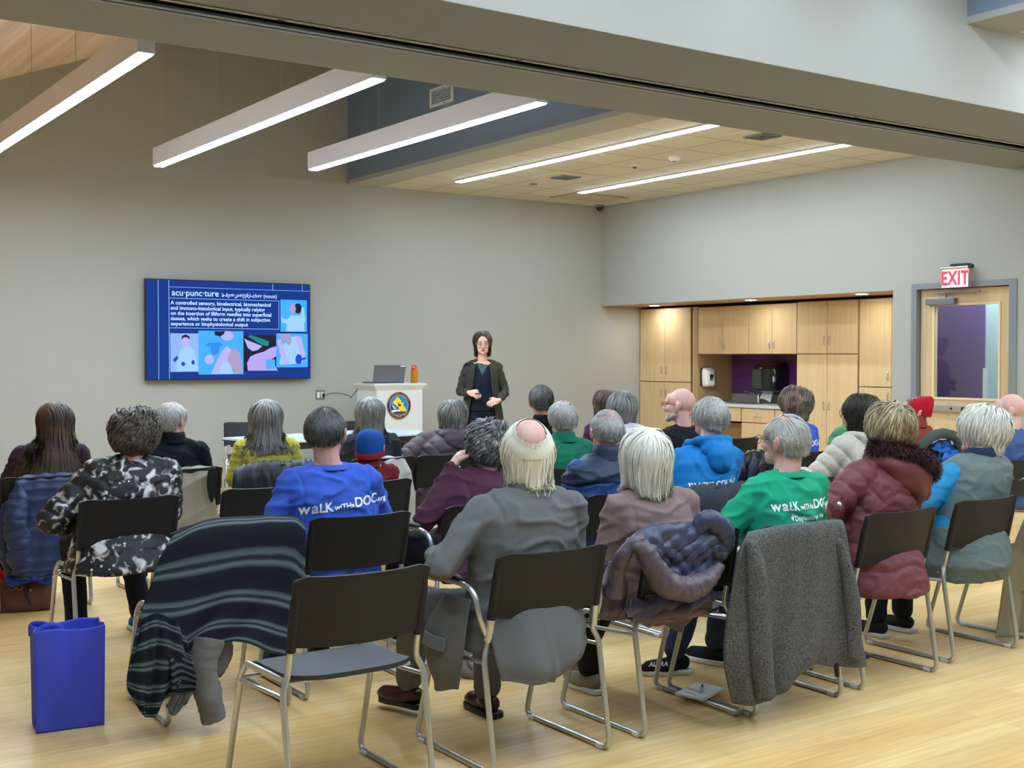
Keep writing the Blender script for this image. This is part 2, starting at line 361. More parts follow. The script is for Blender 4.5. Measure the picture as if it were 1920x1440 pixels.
for x, y, lb in ((11.06, 12.6, 'over the tall cabinet beside the back wall'), (10.9, 10.63, 'over the upper cabinets above the sink'), (10.88, 8.91, 'over the tall cabinet nearest the door')):
    t = thing('downlight', 'round recessed downlight ' + lb, 'downlight', (x, y, NZ))
    MB().lathe([(.088, 0), (.088, -.006), (.066, -.007), (.066, -.002)], n=32).build('trim_ring', M_white, t)
    MB().lathe([(.064, -.001), (.064, -.0035)], n=32).build('lens', M_down, t)
# ceiling fittings
def diffuser(x, y, label, wid=.61):
    t = thing('air_diffuser', label, 'air diffuser', (x, y, CEIL + .003))
    f = MB(); h = wid / 2
    for a, b, c, d in ((-h, h, -h, -h + .17), (-h, h, h - .17, h), (-h, -h + .17, -h + .17, h - .17), (h - .17, h, -h + .17, h - .17)): f.box(a, b, c, d, -.004, .0)
    f.build('face_panel', mat('diffuser_white', '#cfc8b4', 0.6), t, smooth=False)
    MB().box(-.14, .14, -.14, .14, -.003, -.001).build('throat', M_dark, t, smooth=False)
    v = MB()
    for q in range(4):
        M = Matrix.Rotation(q * PI / 2, 3, 'Z')
        for k in range(4): r = .035 + k * .03; v.obox(M @ Vector((r, 0, -.010)), (.006, 2 * r, .012), M @ Matrix.Rotation(.5, 3, 'Y'))
    v.build('louver', M_steelgrey, t, smooth=False)
diffuser(8.43, 8.08, 'square four-way air diffuser in the tiled ceiling, nearest the beam')
diffuser(8.48, 11.22, 'square four-way air diffuser between the two recessed lamps, far end')
t = MB().box(-.55, .35, -.28, .28, -.003, .0).build('access_panel', mat('panel_tan', '#b9ae97', 0.7), smooth=False); t.location = (9.95, 12.5, CEIL - .003); tag(t, 'flat tan access panel in the ceiling near the back corner', 'panel')
t = thing('smoke_detector', 'small round white smoke detector between the recessed lamps', 'smoke detector', (8.556, 9.44, CEIL + .003))
MB().lathe([(.065, 0), (.065, -.02), (.05, -.035), (.035, -.05), (.0, -.052)], n=24).build('housing', M_white, t); MB().lathe([(.03, -.048), (.03, -.056), (.0, -.058)], n=16).build('sensor_cap', M_steelgrey, t)
t = thing('ceiling_sensor', 'flat round ceiling sensor with small dark tip', 'sensor', (8.604, 10.13, CEIL + .003))
MB().lathe([(.075, 0), (.07, -.012), (.03, -.016)], n=24).build('housing', mat('diffuser_white', '#cfc8b4', 0.6), t); MB().lathe([(.02, -.015), (.018, -.03), (0, -.032)], n=12).build('sensor_tip', M_dark, t)
t = MB().lathe([(.05, 0), (.045, -.015), (.02, -.02)], n=20).build('sprinkler_cover', M_steelgrey); t.location = (8.5, 11.89, CEIL + .003); tag(t, 'small grey sprinkler cover at the far end of the tiled ceiling', 'sprinkler')
t = thing('dome_camera', 'dark dome camera in the ceiling corner', 'camera', (10.47, 13.07, CEIL + .003))
MB().lathe([(.062, 0), (.06, -.025), (.045, -.03)], n=24).build('base', mat('cam_grey', '#74777a', .5), t); MB().ell((0, 0, -.035), (.045, .045, .045)).build('dome', M_dark, t)
# air grille on the bulkhead
g = thing('air_grille', 'white rectangular air grille high on the blue-grey bulkhead', 'air grille', (BULK, 11.006, 4.255))
f = MB(); f.box(-.012, 0, -.235, .235, -.10, -.075); f.box(-.012, 0, -.235, .235, .075, .10); f.box(-.012, 0, -.235, -.20, -.075, .075); f.box(-.012, 0, .20, .235, -.075, .075); f.build('frame', M_white, g, smooth=False)
MB().box(-.004, -.001, -.2, .2, -.075, .075).build('backing', M_dark, g, smooth=False)
v = MB()
for k in range(7): v.obox((-.008, 0, -.066 + k * .022), (.012, .4, .008), Matrix.Rotation(.5, 3, 'Y'))
v.build('louver', mat('grille_grey', '#c5ccd2', .5), g, smooth=False)
# ================================================================== STACKING CHAIRS
M_tube = mat('silver_tube', '#c6c8c9', 0.33, 0.85, bump=(300, .05))
M_shell = mat('chair_shell', '#1b1b1e', 0.55, bump=(700, 0.25, 0.001), spec=0.35)
M_shellseat = mat('chair_seat', '#2c2e33', 0.55, bump=(700, 0.25, 0.001), spec=0.45)
M_glide = mat('clear_glide', '#d8dadc', 0.3)
def round_path(pts, r=.045, n=5):
    out = [Vector(pts[0])]
    for i in range(1, len(pts) - 1):
        a, b, c = Vector(pts[i - 1]), Vector(pts[i]), Vector(pts[i + 1]); d0 = (a - b); d1 = (c - b); k = min(r, d0.length * .45, d1.length * .45)
        p0 = b + d0.normalized() * k; p1 = b + d1.normalized() * k
        for j in range(n + 1):
            t = j / n; out.append(p0 * (1 - t) ** 2 + b * 2 * t * (1 - t) + p1 * t ** 2)
    out.append(Vector(pts[-1])); return out
def make_chair(label, arms=False):
    t = thing('stacking_chair' if not arms else 'stacking_armchair', label, 'chair')
    for s in (-1, 1):
        u, w_ = .236 * s, .262 * s
        pts = [(u, .028, .70), (u, .075, .50), (u * 1.01, .082, .465), (w_, .07, .415), (w_, 0, .011), (w_, .55, .011), (w_ * .98, .43, .40), (w_ * .93, .415, .437), (u * .93, .14, .43)]
        MB().tube(round_path(pts), .0112, 10).build('side_frame', M_tube, t)
        for y in (.055, .50):
            MB().obox((w_, y, .009), (.028, .04, .018), Matrix.Identity(3)).build('glide', M_glide, t, bevel=.004)
        MB().tube(round_path([(w_ * .985, .452, .375), (w_ * 1.0, .06, .40)]), .008, 8).build('side_rail', M_tube, t)
        # plastic sleeve that carries the shell
        MB().tube([(u, .012, .775), (u, .03, .70), (u, .052, .60), (u, .066, .545)], [.011, .0165, .0165, .0165], 12).build('back_sleeve', M_shell, t)
    MB().tube([(-.255, .44, .385), (.255, .44, .385)], .008, 8).build('cross_bar', M_tube, t)
    MB().tube([(-.235, .12, .43), (.235, .12, .43)], .008, 8).build('cross_bar', M_tube, t)
    # back shell: bowed sheet, corners rounded
    nu, nv = 29, 13; A = np.zeros((nu, nv, 3))
    for i in range(nu):
        a = -1 + 2 * i / (nu - 1)
        for j in range(nv):
            v = j / (nv - 1); z = .560 + v * .230
            rise = .012 * abs(a) ** 3 * v - .030 * max(0, abs(a) - .80) ** 1.3 * 5 * v ** 8
            A[i, j] = (a * (.243 + .008 * v), .058 - .055 * v - .032 * (1 - a * a) + .004, z + rise + .010 * (1 - v) * (a * a - 1))
    N = np.cross(np.gradient(A, axis=0), np.gradient(A, axis=1)); N /= np.linalg.norm(N, axis=2, keepdims=True); F_ = A + N * .0045; B_ = A - N * .0045
    vs = np.concatenate([F_.reshape(-1, 3), B_.reshape(-1, 3)]).tolist(); o = nu * nv; q = lambda i, j: i * nv + j; fs = []
    for i in range(nu - 1):
        for j in range(nv - 1):
            fs.append((q(i, j), q(i + 1, j), q(i + 1, j + 1), q(i, j + 1))); fs.append((o + q(i, j), o + q(i, j + 1), o + q(i + 1, j + 1), o + q(i + 1, j)))
    for i in range(nu - 1): fs.append((q(i, 0), o + q(i, 0), o + q(i + 1, 0), q(i + 1, 0))); fs.append((q(i, nv - 1), q(i + 1, nv - 1), o + q(i + 1, nv - 1), o + q(i, nv - 1)))
    for j in range(nv - 1): fs.append((q(0, j), q(0, j + 1), o + q(0, j + 1), o + q(0, j))); fs.append((q(nu - 1, j), o + q(nu - 1, j), o + q(nu - 1, j + 1), q(nu - 1, j + 1)))
    MB().add(vs, fs).build('backrest', M_shell, t)
    # seat shell: dished, rear edge curved
    nu, nv = 25, 17; P = []
    for i in range(nu):
        a = -1 + 2 * i / (nu - 1)
        for j in range(nv):
            v = j / (nv - 1); y0 = .035 + .06 * a ** 4; y1 = .44 - .02 * a ** 6; y = y0 + (y1 - y0) * v
            z = .452 - .014 * (1 - a * a) * math.sin(PI * min(1, v * 1.1)) - .020 * max(0, v - .8) * 5 * max(0, v - .8) * 5 + .008 * max(0, .25 - v) * 4
            P.append((a * (.222 + .008 * v), y, z))
    o = nu * nv; vs = P + [(x * .99, y, z - .016) for x, y, z in P]; fs = []
    for i in range(nu - 1):
        for j in range(nv - 1):
            fs.append((q(i, j) if False else i * nv + j, (i + 1) * nv + j, (i + 1) * nv + j + 1, i * nv + j + 1)); fs.append((o + i * nv + j, o + i * nv + j + 1, o + (i + 1) * nv + j + 1, o + (i + 1) * nv + j))
    for i in range(nu - 1): fs.append((i * nv, o + i * nv, o + (i + 1) * nv, (i + 1) * nv)); fs.append((i * nv + nv - 1, (i + 1) * nv + nv - 1, o + (i + 1) * nv + nv - 1, o + i * nv + nv - 1))
    for j in range(nv - 1): fs.append((j, j + 1, o + j + 1, o + j)); e = (nu - 1) * nv; fs.append((e + j, o + e + j, o + e + j + 1, e + j + 1))
    MB().add(vs, fs).build('seat', M_shellseat, t)
    if arms:
        for s in (-1, 1):
            c = MB(); c.tube([(.236 * s, .062, .555), (.240 * s, .078, .475)], .0175, 12).build('arm_clamp', M_tube, t)
            pts = [(.25 * s, .078, .50), (.275 * s, .075, .56), (.285 * s, .10, .655), (.285 * s, .19, .672), (.283 * s, .30, .668)]
            MB().tube(round_path(pts, .07, 7), .011, 10).build('arm_tube', M_tube, t)
            MB().tube([(.283 * s, .19, .682), (.283 * s, .22, .686), (.282 * s, .34, .686), (.280 * s, .42, .680), (.278 * s, .45, .672)], [.012, .021, .024, .02, .008], 12, sq=.55).build('armrest_pad', M_shell, t)
    return t
R1, R2, R3, R4, R5 = 3.53, 4.79, 6.05, 7.40, 8.66
GRP = 'stacking chairs of the audience rows'
CH = {}
_c0 = make_chair('black shell chair with silver sled legs, empty and nearest of all, no coat on it'); _c0.location = (1.845, R1, 0); _c0['group'] = GRP; CH['A'] = _c0
_a0 = make_chair('armchair with black shell and silver arms, white-haired man in grey suit sits on it', True); _a0.location = (2.62, R1, 0); _a0['group'] = GRP; CH['B'] = _a0
def chair(key, x, y, label, arms=False, rz=0.0):
    c = dup(_a0 if arms else _c0); c.location = (x, y, 0); c.rotation_euler = (0, 0, rz); c['label'] = label; c['group'] = GRP; CH[key] = c; return c
chair('C', 3.35, R1 + .03, 'chair with the crumpled dusky purple down jacket over its back')
chair('D', 3.91, R1 - .02, 'chair whose back is covered by the heather grey fleece')
chair('E', 4.61, R1, 'chair under the person in the fur-collared dark red parka')
chair('F', 5.35, R1 + .06, 'chair under the white-haired person in grey-green vest, at the right')
chair('H', 6.12, R1 + .05, 'chair at the right picture edge with the beige trench coat')
chair('S', 1.87, R2 - .02, 'chair under the striped dark wrap, beside the blue tote bag')
chair('G', 2.49, R2, 'chair under the man in the blue shirt with white lettering')
chair('I', 3.19, R2 + .02, 'armchair of the person in plum top with curly grey hair', True)
chair('J', 4.02, R2, 'chair under the balding man in navy jacket')
chair('K', 4.58, R2 - .04, 'chair with a charcoal jacket behind the man in bright blue hoodie')
chair('L', 5.56, R2, 'chair with bare black back between the green shirt and the dark red parka')
chair('M', 6.20, R2 + .05, 'chair of the dark-haired person in cream puffer jacket')
chair('N', 7.60, R2, 'chair of the bald man in blue shirt at the right edge')
chair('P2', 1.84, R3 - .03, 'chair under the person in black and white patterned jacket')
chair('EM', 2.60, R3 + .05, 'empty black-backed chair between the curly-haired person and the blue shirt')
chair('P7', 3.23, R3 + .02, 'chair under the small person in blue and red knit hat')
chair('SM', 3.96, R3 + .08, 'empty chair half hidden beside the plum-clad person')
chair('P12', 4.68, R3 + .02, 'chair under the white-haired man in green jacket')
chair('P14', 5.26, R3, 'chair under the grey-bobbed person in white hoodie')
chair('P17', 5.85, R3, 'chair under the bald man in black sweater')
chair('E2', 6.40, R3 + .06, 'empty chair with plain black back right of the bright blue hoodie')
chair('P20', 7.00, R3 + .05, 'chair under the person in blue shirt with streaked short hair')
chair('P26', 7.58, R3, 'chair under the person in green puffer')
chair('P23', 8.25, R3 + .03, 'chair with the blue-lined dark coat')
chair('P1', 1.76, R4, 'chair hung with the navy quilted jacket, at the left edge')
chair('P3', 2.60, R4, 'chair hung with the beige quilted vest')
chair('P4', 3.23, R4, 'chair hung with black jacket behind the yellow sweater')
chair('P6', 4.02, R4, 'chair hung with the pale grey quilted coat')
chair('P8', 4.54, R4, 'chair under the person in mauve-brown down coat')
chair('P11', 5.55, R4, 'chair under the dark grey-haired man in black jacket')
chair('P13', 6.22, R4, 'chair under the brown-haired person in purple, mostly hidden')
chair('E3', 7.50, R4 + .05, 'empty chair in the front rows before the base cabinets')
chair('P8b', 5.02, R5, 'front chair with its black back showing left of the mauve coat', rz=.15)
# ================================================================== PEOPLE
def vein(name, c, **k): return fabric(name, c, **k)
M_skin = mat('skin', '#d6a994', 0.5, bump=(260, 0.12, 0.001), spec=0.35, var=(14, '#cc987f', 0.35, 0.7))
M_skinpink = mat('skin_pink', '#dcb0a4', 0.45, bump=(260, 0.12, 0.001), spec=0.4, var=(12, '#d29a8e', 0.35, 0.7))
M_skindeep = mat('skin_tan', '#b98468', 0.5, bump=(260, 0.12, 0.001), spec=0.35)
M_trouser = fabric('dark_trouser', '#1b1d22'); M_jeans = fabric('blue_jeans', '#2c3a50', bs=600)
M_sole = mat('shoe_sole', '#d9d8d4', 0.6); M_shoe = fabric('shoe_upper', '#1a1b1d', 0.7)
M_glass_rim = mat('glasses_rim', '#2a2420', 0.3)
RNG = np.random.RandomState(7)

def rotz(a): return Matrix.Rotation(a, 3, 'Z')
class Pose:
    """seated or standing joints in the person's local frame: +y is where the trunk faces, root on the floor"""
    pass
def sdist(P, a, b):
    a = np.array(a); b = np.array(b); d = b - a; t = np.clip(((P - a) @ d) / (d @ d), 0, 1); return np.linalg.norm(P - a - t[:, None] * d, axis=1), t

def head_blobs(mb, H, R, sex, k=1.0, ears=True):
    """cranium, face, nose, ears ... around head centre H with rotation R"""
    q = lambda x, y, z: Vector(H) + R @ Vector((x * k, y * k, z * k))
    S = lambda c, r, n=18, m=12: mb.ell(q(*c), tuple(v * k for v in r), R, n, m)
    S((0, -.014, .022), (.076, .096, .092)); S((0, .028, -.028), (.063, .068, .088)); S((0, .046, -.078), (.046, .046, .036))
    S((0, .075, .035), (.052, .026, .045)); S((0, .086, -.094), (.022, .020, .018))
    for s in (-1, 1):
        mb.cap(q(.012 * s, .098, .020), .010 * k, q(.045 * s, .082, .022), .011 * k); S((.038 * s, .068, -.028), (.024, .026, .024)); S((.034 * s, .058, -.07), (.022, .03, .03))
        if ears:
            S((.085 * s, -.008, -.012), (.012, .018, .032)); S((.096 * s, -.020, .002), (.006, .013, .024)); S((.094 * s, -.016, -.018), (.006, .010, .020)); S((.082 * s, .0, -.038), (.008, .010, .012))
    mb.cap(q(0, .098, .012), .009 * k, q(0, .120, -.030), .0115 * k); S((.011, .110, -.036), (.008, .010, .008)); S((-.011, .110, -.036), (.008, .010, .008))
    mb.cap(q(-.018, .094, -.060), .0065 * k, q(.018, .094, -.060), .0065 * k); mb.cap(q(-.014, .092, -.072), .0075 * k, q(.014, .092, -.072), .0075 * k)

def hand(mb, wrist, d, nrm, side=1, curl=.5, k=1.0, thumb=.6):
    """palm and five fingers; d fingers' direction, nrm the back of the hand's normal"""
    d = Vector(d).normalized(); nrm = Vector(nrm); nrm = (nrm - d * nrm.dot(d)).normalized(); lat = d.cross(nrm) * side; W = Vector(wrist)
    M = Matrix((lat, d, nrm)).transposed(); mb.ell(W + d * .045 * k, (.040 * k, .052 * k, .017 * k), M, 14, 8); mb.cap(W - d * .01, .025 * k, W + d * .03, .026 * k)
    for i, (o, L) in enumerate(((.030, .070), (.010, .078), (-.010, .073), (-.029, .058))):
        p = W + d * (.082 - abs(i - 1.2) * .004) * k + lat * o * k; a = curl * (.5 + .08 * i); dd = d.copy()
        for j, f in enumerate((.45, .32, .23)):
            dd = (dd * math.cos(a) - nrm * math.sin(a)).normalized() if j == 0 else (Matrix.Rotation(-a * 1.1 * side, 3, lat) @ dd if False else (dd * math.cos(a) - (nrm * math.cos(a * j) + d * math.sin(a * j)) * math.sin(a)).normalized())
            e = p + dd * L * f * k; mb.cap(p, (.0092 - .0008 * j) * k, e, (.0086 - .0009 * j) * k, 8); p = e
    p = W + d * .022 * k + lat * .026 * k; dd = (d * .7 + lat * .75 - nrm * .25 * thumb).normalized()
    e = p + dd * .038 * k; mb.cap(p, .0135 * k, e, .0105 * k, 8); dd = (d * .95 + lat * .1 - nrm * .35 * thumb).normalized(); mb.cap(e, .0105 * k, e + dd * .032 * k, .0085 * k, 8)

# ------------------------------------------------------------------ hair made of locks
def sphere_dirs(n, rng):
    v = rng.normal(size=(n, 3)); return v / np.linalg.norm(v, axis=1, keepdims=True)
def hair(name, parent, H, R, m, n=1300, L=.08, wid=.004, thick=.014, curl=0.0, curlf=70, cut=None, bald=None, whorl=(0.1, -.55, .83), nape=-.62, front=.42, temple=.30,
         drop=-.03, inward=.25, flare=0.0, layers=1.0, jitter=.25, k=1.0, tone=.28, seed=1, part=None, steps=9, comb=(0, 0, 0), flick=0.0, capr=True, grow=0.0, over=None, earclear=False):
    """locks rooted on the scalp, combed away from the whorl and down; bald = (centre dir, cos radius, thin) leaves a bare patch"""
    rng = np.random.RandomState(seed); E_ = np.array([.080, .100, .098]) * k; c0 = np.array([0, -.012, .018]) * k
    D = sphere_dirs(n * 6, rng)
    ear_gap = earclear
    def region(D):
        x, y, z = D.T; fl = front - .10 * np.abs(x)
        ok = ~((y > temple) & (z < fl + .35 * (y - temple) * 0)) & (z > nape - .1 * 0)
        ok &= ~((z < .05) & (y > temple * .55 - .05)) ; ok &= z > (nape + np.clip(y + .2, 0, 1) * 1.1)
        if ear_gap: ok &= ~((z < .02) & (y > -.28)); ok &= ~((np.abs(x) > .6) & (z < .12) & (y > -.12))
        if bald is not None:
            bd = np.array(bald[0], float); bd /= np.linalg.norm(bd); dd = D @ bd + (rng.rand(len(D)) - .5) * .08; th = bald[2] if len(bald) > 2 else 0.0
            ok &= ~((dd > bald[1]) & (rng.rand(len(D)) > th))
        return ok
    D = D[region(D)][:n]; n = len(D); bf = np.ones(n)
    if bald is not None: bd_ = np.array(bald[0], float); bd_ /= np.linalg.norm(bd_); bf = np.clip((bald[1] - D @ bd_) / .5, .10, 1)
    Wd = np.array(whorl, float); Wd /= np.linalg.norm(Wd)
    lay = rng.rand(n); lift0 = .002 + (.002 + thick * (.35 + .65 * lay) * layers) * bf
    Ls = L * (np.clip(.35 + .65 * (D[:, 2] + .65) / .8, .3, 1) if L < .11 else 1) * (1 + jitter * (rng.rand(n) - .5) * 2); ph = rng.rand(n) * 2 * PI; sd = rng.normal(size=(n, 3)) * .10
    P = c0 + D * E_; path = []; cf = curlf * (1 + .35 * (rng.rand(n) - .5)); cr = curl * (.6 + .8 * rng.rand(n)); zc = (cut if cut is not None else -9) + rng.normal(size=n) * .006
    free = np.zeros(n, bool); Dp = None
    cmb = np.array(comb, float)
    for s in range(steps + 1):
        t = s / steps; q = (P - c0) / E_; nr = q / np.linalg.norm(q, axis=1, keepdims=True); nn = nr / E_; nn /= np.linalg.norm(nn, axis=1, keepdims=True)
        lift = lift0 * min(1, .25 + t * 3) + grow * t
        base = c0 + nr * E_ + nn * lift[:, None]
        out = np.where(free[:, None], P, base)
        bi = np.cross(nn, [0, 0, 1.0]); bi /= np.linalg.norm(bi, axis=1, keepdims=True) + 1e-9
        a = ph + cf * Ls * t
        path.append(out + (np.cos(a)[:, None] * nn + np.sin(a)[:, None] * bi) * (cr * min(1, t * 3))[:, None])
        g = np.array([0, 0, -1.0]) - Wd * 0; away = nr - Wd; 
        tz = np.clip(1 - (nr @ Wd), 0, 1)[:, None]
        dv = away * (1.3 - tz) + g * (.35 + tz) + sd * .8 + cmb
        if part is not None: dv = dv + np.stack([np.sign(nr[:, 0] - part) * .8 * (nr[:, 2] > .5), 0 * nr[:, 0], 0 * nr[:, 0]], 1)
        tan = dv - nn * np.sum(dv * nn, axis=1, keepdims=True); tan /= np.linalg.norm(tan, axis=1, keepdims=True) + 1e-9
        rel = (P[:, 2] < drop * k) & (np.abs(tan[:, 2]) > .5)
        newly = rel & ~free
        P = np.where(newly[:, None], out, P); free |= rel
        hor = nn * np.array([1, 1, 0]); hor /= np.linalg.norm(hor, axis=1, keepdims=True) + 1e-9
        fz = np.clip((drop * k - P[:, 2]) / .12, 0, 1.5)[:, None]
        fd = np.array([0, 0, -1.0]) - hor * inward * fz + hor * flare + hor * flick * (t ** 3) * 3 + sd * .5; fd /= np.linalg.norm(fd, axis=1, keepdims=True)
        st = (Ls / steps)[:, None]; stop = (P[:, 2] < zc)[:, None]
        P = P + np.where(stop, 0.02, 1.0) * st * np.where(free[:, None], fd, tan)
    A = np.stack(path, 1)                                             # n, steps+1, 3
    if over is not None:
        bvh = BVHTree.FromPolygons([v.co for v in over.vertices], [tuple(f.vertices) for f in over.polygons]); Rn = np.array(R); Hn = np.array(H); Wp = (A.reshape(-1, 3) @ Rn.T) + Hn
        lo = np.where(A.reshape(-1, 3)[:, 2] < -.06)[0]; off = np.repeat(lay, steps + 1)
        for i_ in lo:
            p_ = Vector(Wp[i_]); loc, nr_, fi, ds = bvh.find_nearest(p_, .12)
            if loc is not None:
                sgn = (p_ - loc).dot(nr_); need = .004 + .016 * off[i_]
                if sgn < need: Wp[i_] = loc + nr_ * need
        A = ((Wp - Hn) @ Rn).reshape(A.shape); A[:, 1:-1] = (A[:, :-2] + 2 * A[:, 1:-1] + A[:, 2:]) / 4
    T = np.gradient(A, axis=1); T /= np.linalg.norm(T, axis=2, keepdims=True) + 1e-9
    q = (A - c0) / (E_ ** 2); nn = q / (np.linalg.norm(q, axis=2, keepdims=True) + 1e-9); S = np.cross(T, nn); S /= np.linalg.norm(S, axis=2, keepdims=True) + 1e-9
    tt = np.linspace(0, 1, steps + 1); wv = wid * (.55 + .9 * rng.rand(n))[:, None] * (1 - .75 * tt ** 2.5)[None]; wv = wv[..., None]
    V = np.stack([A - S * wv, A + nn * wv * .45, A + S * wv], 2)           # n, s, 3, 3
    V = (V.reshape(-1, 3) @ np.array(R).T) + np.array(H); m3 = 3; k1 = steps + 1
    b = (np.arange(n)[:, None, None] * k1 + np.arange(steps)[None, :, None]) * 3 + np.arange(2)[None, None, :]
    Fq = np.stack([b, b + 1, b + 4, b + 3], -1).reshape(-1, 4)
    tn = 1 - tone / 2 + tone * (rng.rand(n) - .25) ; tint = np.repeat(tn, k1 * 3)
    vs = V.tolist(); fs = Fq.tolist()
    if capr:                                                          # the dense under-layer
        cm = MB(); cm.ell((0, 0, 0), (1, 1, 1), n=36, m=28); U = np.array(cm.v); rng2 = np.random.RandomState(3); rng = rng2
        okv = region(U) if bald is None else region(U) & (U @ (np.array(bald[0]) / np.linalg.norm(bald[0])) < bald[1] - .07); cb = np.ones(len(U)) if bald is None else np.clip((bald[1] - U @ (np.array(bald[0]) / np.linalg.norm(bald[0]))) / .5, .10, 1); cvr = c0 + U * (E_ + (.003 + thick * .35 * layers) * cb[:, None])
        o = len(vs); cf_ = [tuple(o + i for i in f) for f in cm.f if all(okv[i] for i in f) and len(set(map(tuple, [cm.v[i] for i in f]))) > 2]
        vs += ((cvr @ np.array(R).T) + np.array(H)).tolist(); fs += cf_; tint = np.concatenate([tint, np.full(len(U), .92)])
    me = bpy.data.meshes.new(name); me.from_pydata(vs, [], fs); me.update(); me.materials.append(m)
    at_ = me.color_attributes.new('tint', 'FLOAT_COLOR', 'POINT'); at_.data.foreach_set('color', np.stack([tint, tint, tint, np.ones(len(tint))], 1).reshape(-1).astype(np.float32))
    me.polygons.foreach_set('use_smooth', [True] * len(me.polygons)); return link(name, me, parent)
def hairmat(name, col, rough=.5, var=None): return mat(name, col, rough, spec=0.35, tint=True, var=var)
HM = dict(white=hairmat('hair_white', '#dcd9cc'), cream=hairmat('hair_cream', '#ebe7d6'), grey=hairmat('hair_grey', '#8f8d8a', var=(9, '#6d6a66', .35, .7)), silver=hairmat('hair_silver', '#b3b1ac', var=(9, '#8d8a86', .4, .7)),
          darkgrey=hairmat('hair_dark_grey', '#5d5c5b', var=(10, '#3d3b3a', .4, .65)), brown=hairmat('hair_brown', '#5a4434', var=(9, '#35281f', .35, .7)), dark=hairmat('hair_dark', '#2f2622', var=(9, '#1d1815', .4, .7)),
          blond=hairmat('hair_blond', '#c4b08a', var=(14, '#84714f', .35, .65)), ash=hairmat('hair_ash', '#6b5f53', var=(14, '#4a4038', .4, .65)), streaked=hairmat('hair_streaked', '#94836f', var=(16, '#5c4f42', .4, .62)), saltpepper=hairmat('hair_salt_pepper', '#8c8b8a', var=(20, '#565554', .4, .6)))

def fold_disp(co, no, amp, segs, kind, seed, cx=0.0):
    """cloth relief: wrinkles, or puffer baffles across the nearest limb"""
    d = None; axis = co[:, 2].copy(); best = np.full(len(co), .115)
    groove = 0
    for a, b, r in segs[::2]:
        o_ = np.array([a[0], 0, 0]); sd_ = np.sign(a[0] - cx); s_ = (co[:, 0] - a[0]) * sd_ + .012 - .25 * (a[2] - co[:, 2]).clip(0, 1) * .25; groove = groove + np.exp(-(s_ / .007) ** 2) * (co[:, 2] > a[2] - .17) * (np.abs(co[:, 1] - a[1]) < .13)
    for a, b, r in segs:
        ds, t = sdist(co, a, b); ds = ds - r; L = np.linalg.norm(np.array(b) - np.array(a)); mk = ds < best; 
        axis = np.where(mk, t * L + 5.0, axis); best = np.minimum(best, ds)
    w = fnoise(co, 5.0, seed); 
    rs = np.clip(1 - np.abs(fnoise(co + np.stack([w, -w, w], 1) * .06, (7, 7, 13), seed + 21)) * 3.2, 0, 1) ** 2
    r1 = 1 - np.abs(fnoise(co + np.stack([w, w, w], 1) * .05, (5.5, 5.5, 11), seed + 3)) * 2.2
    r2 = 1 - np.abs(fnoise(co, (16, 16, 24), seed + 9)) * 2
    out = amp * (.6 * r1 + .25 * r2 + 1.1 * rs - .6)
    if kind == 'puffer':
        ph = (axis + w * .012) / .072 * PI; out = .012 * (np.abs(np.sin(ph)) ** .55 - .6) + amp * .5 * r2 * .8
    elif kind == 'puffer_wide':
        ph = (axis + w * .03 + .25 * co[:, 0] * np.sign(co[:, 0])) / .11 * PI; out = .013 * (np.abs(np.sin(ph)) ** .5 - .6) + amp * .6 * r2
    return out - .0045 * groove

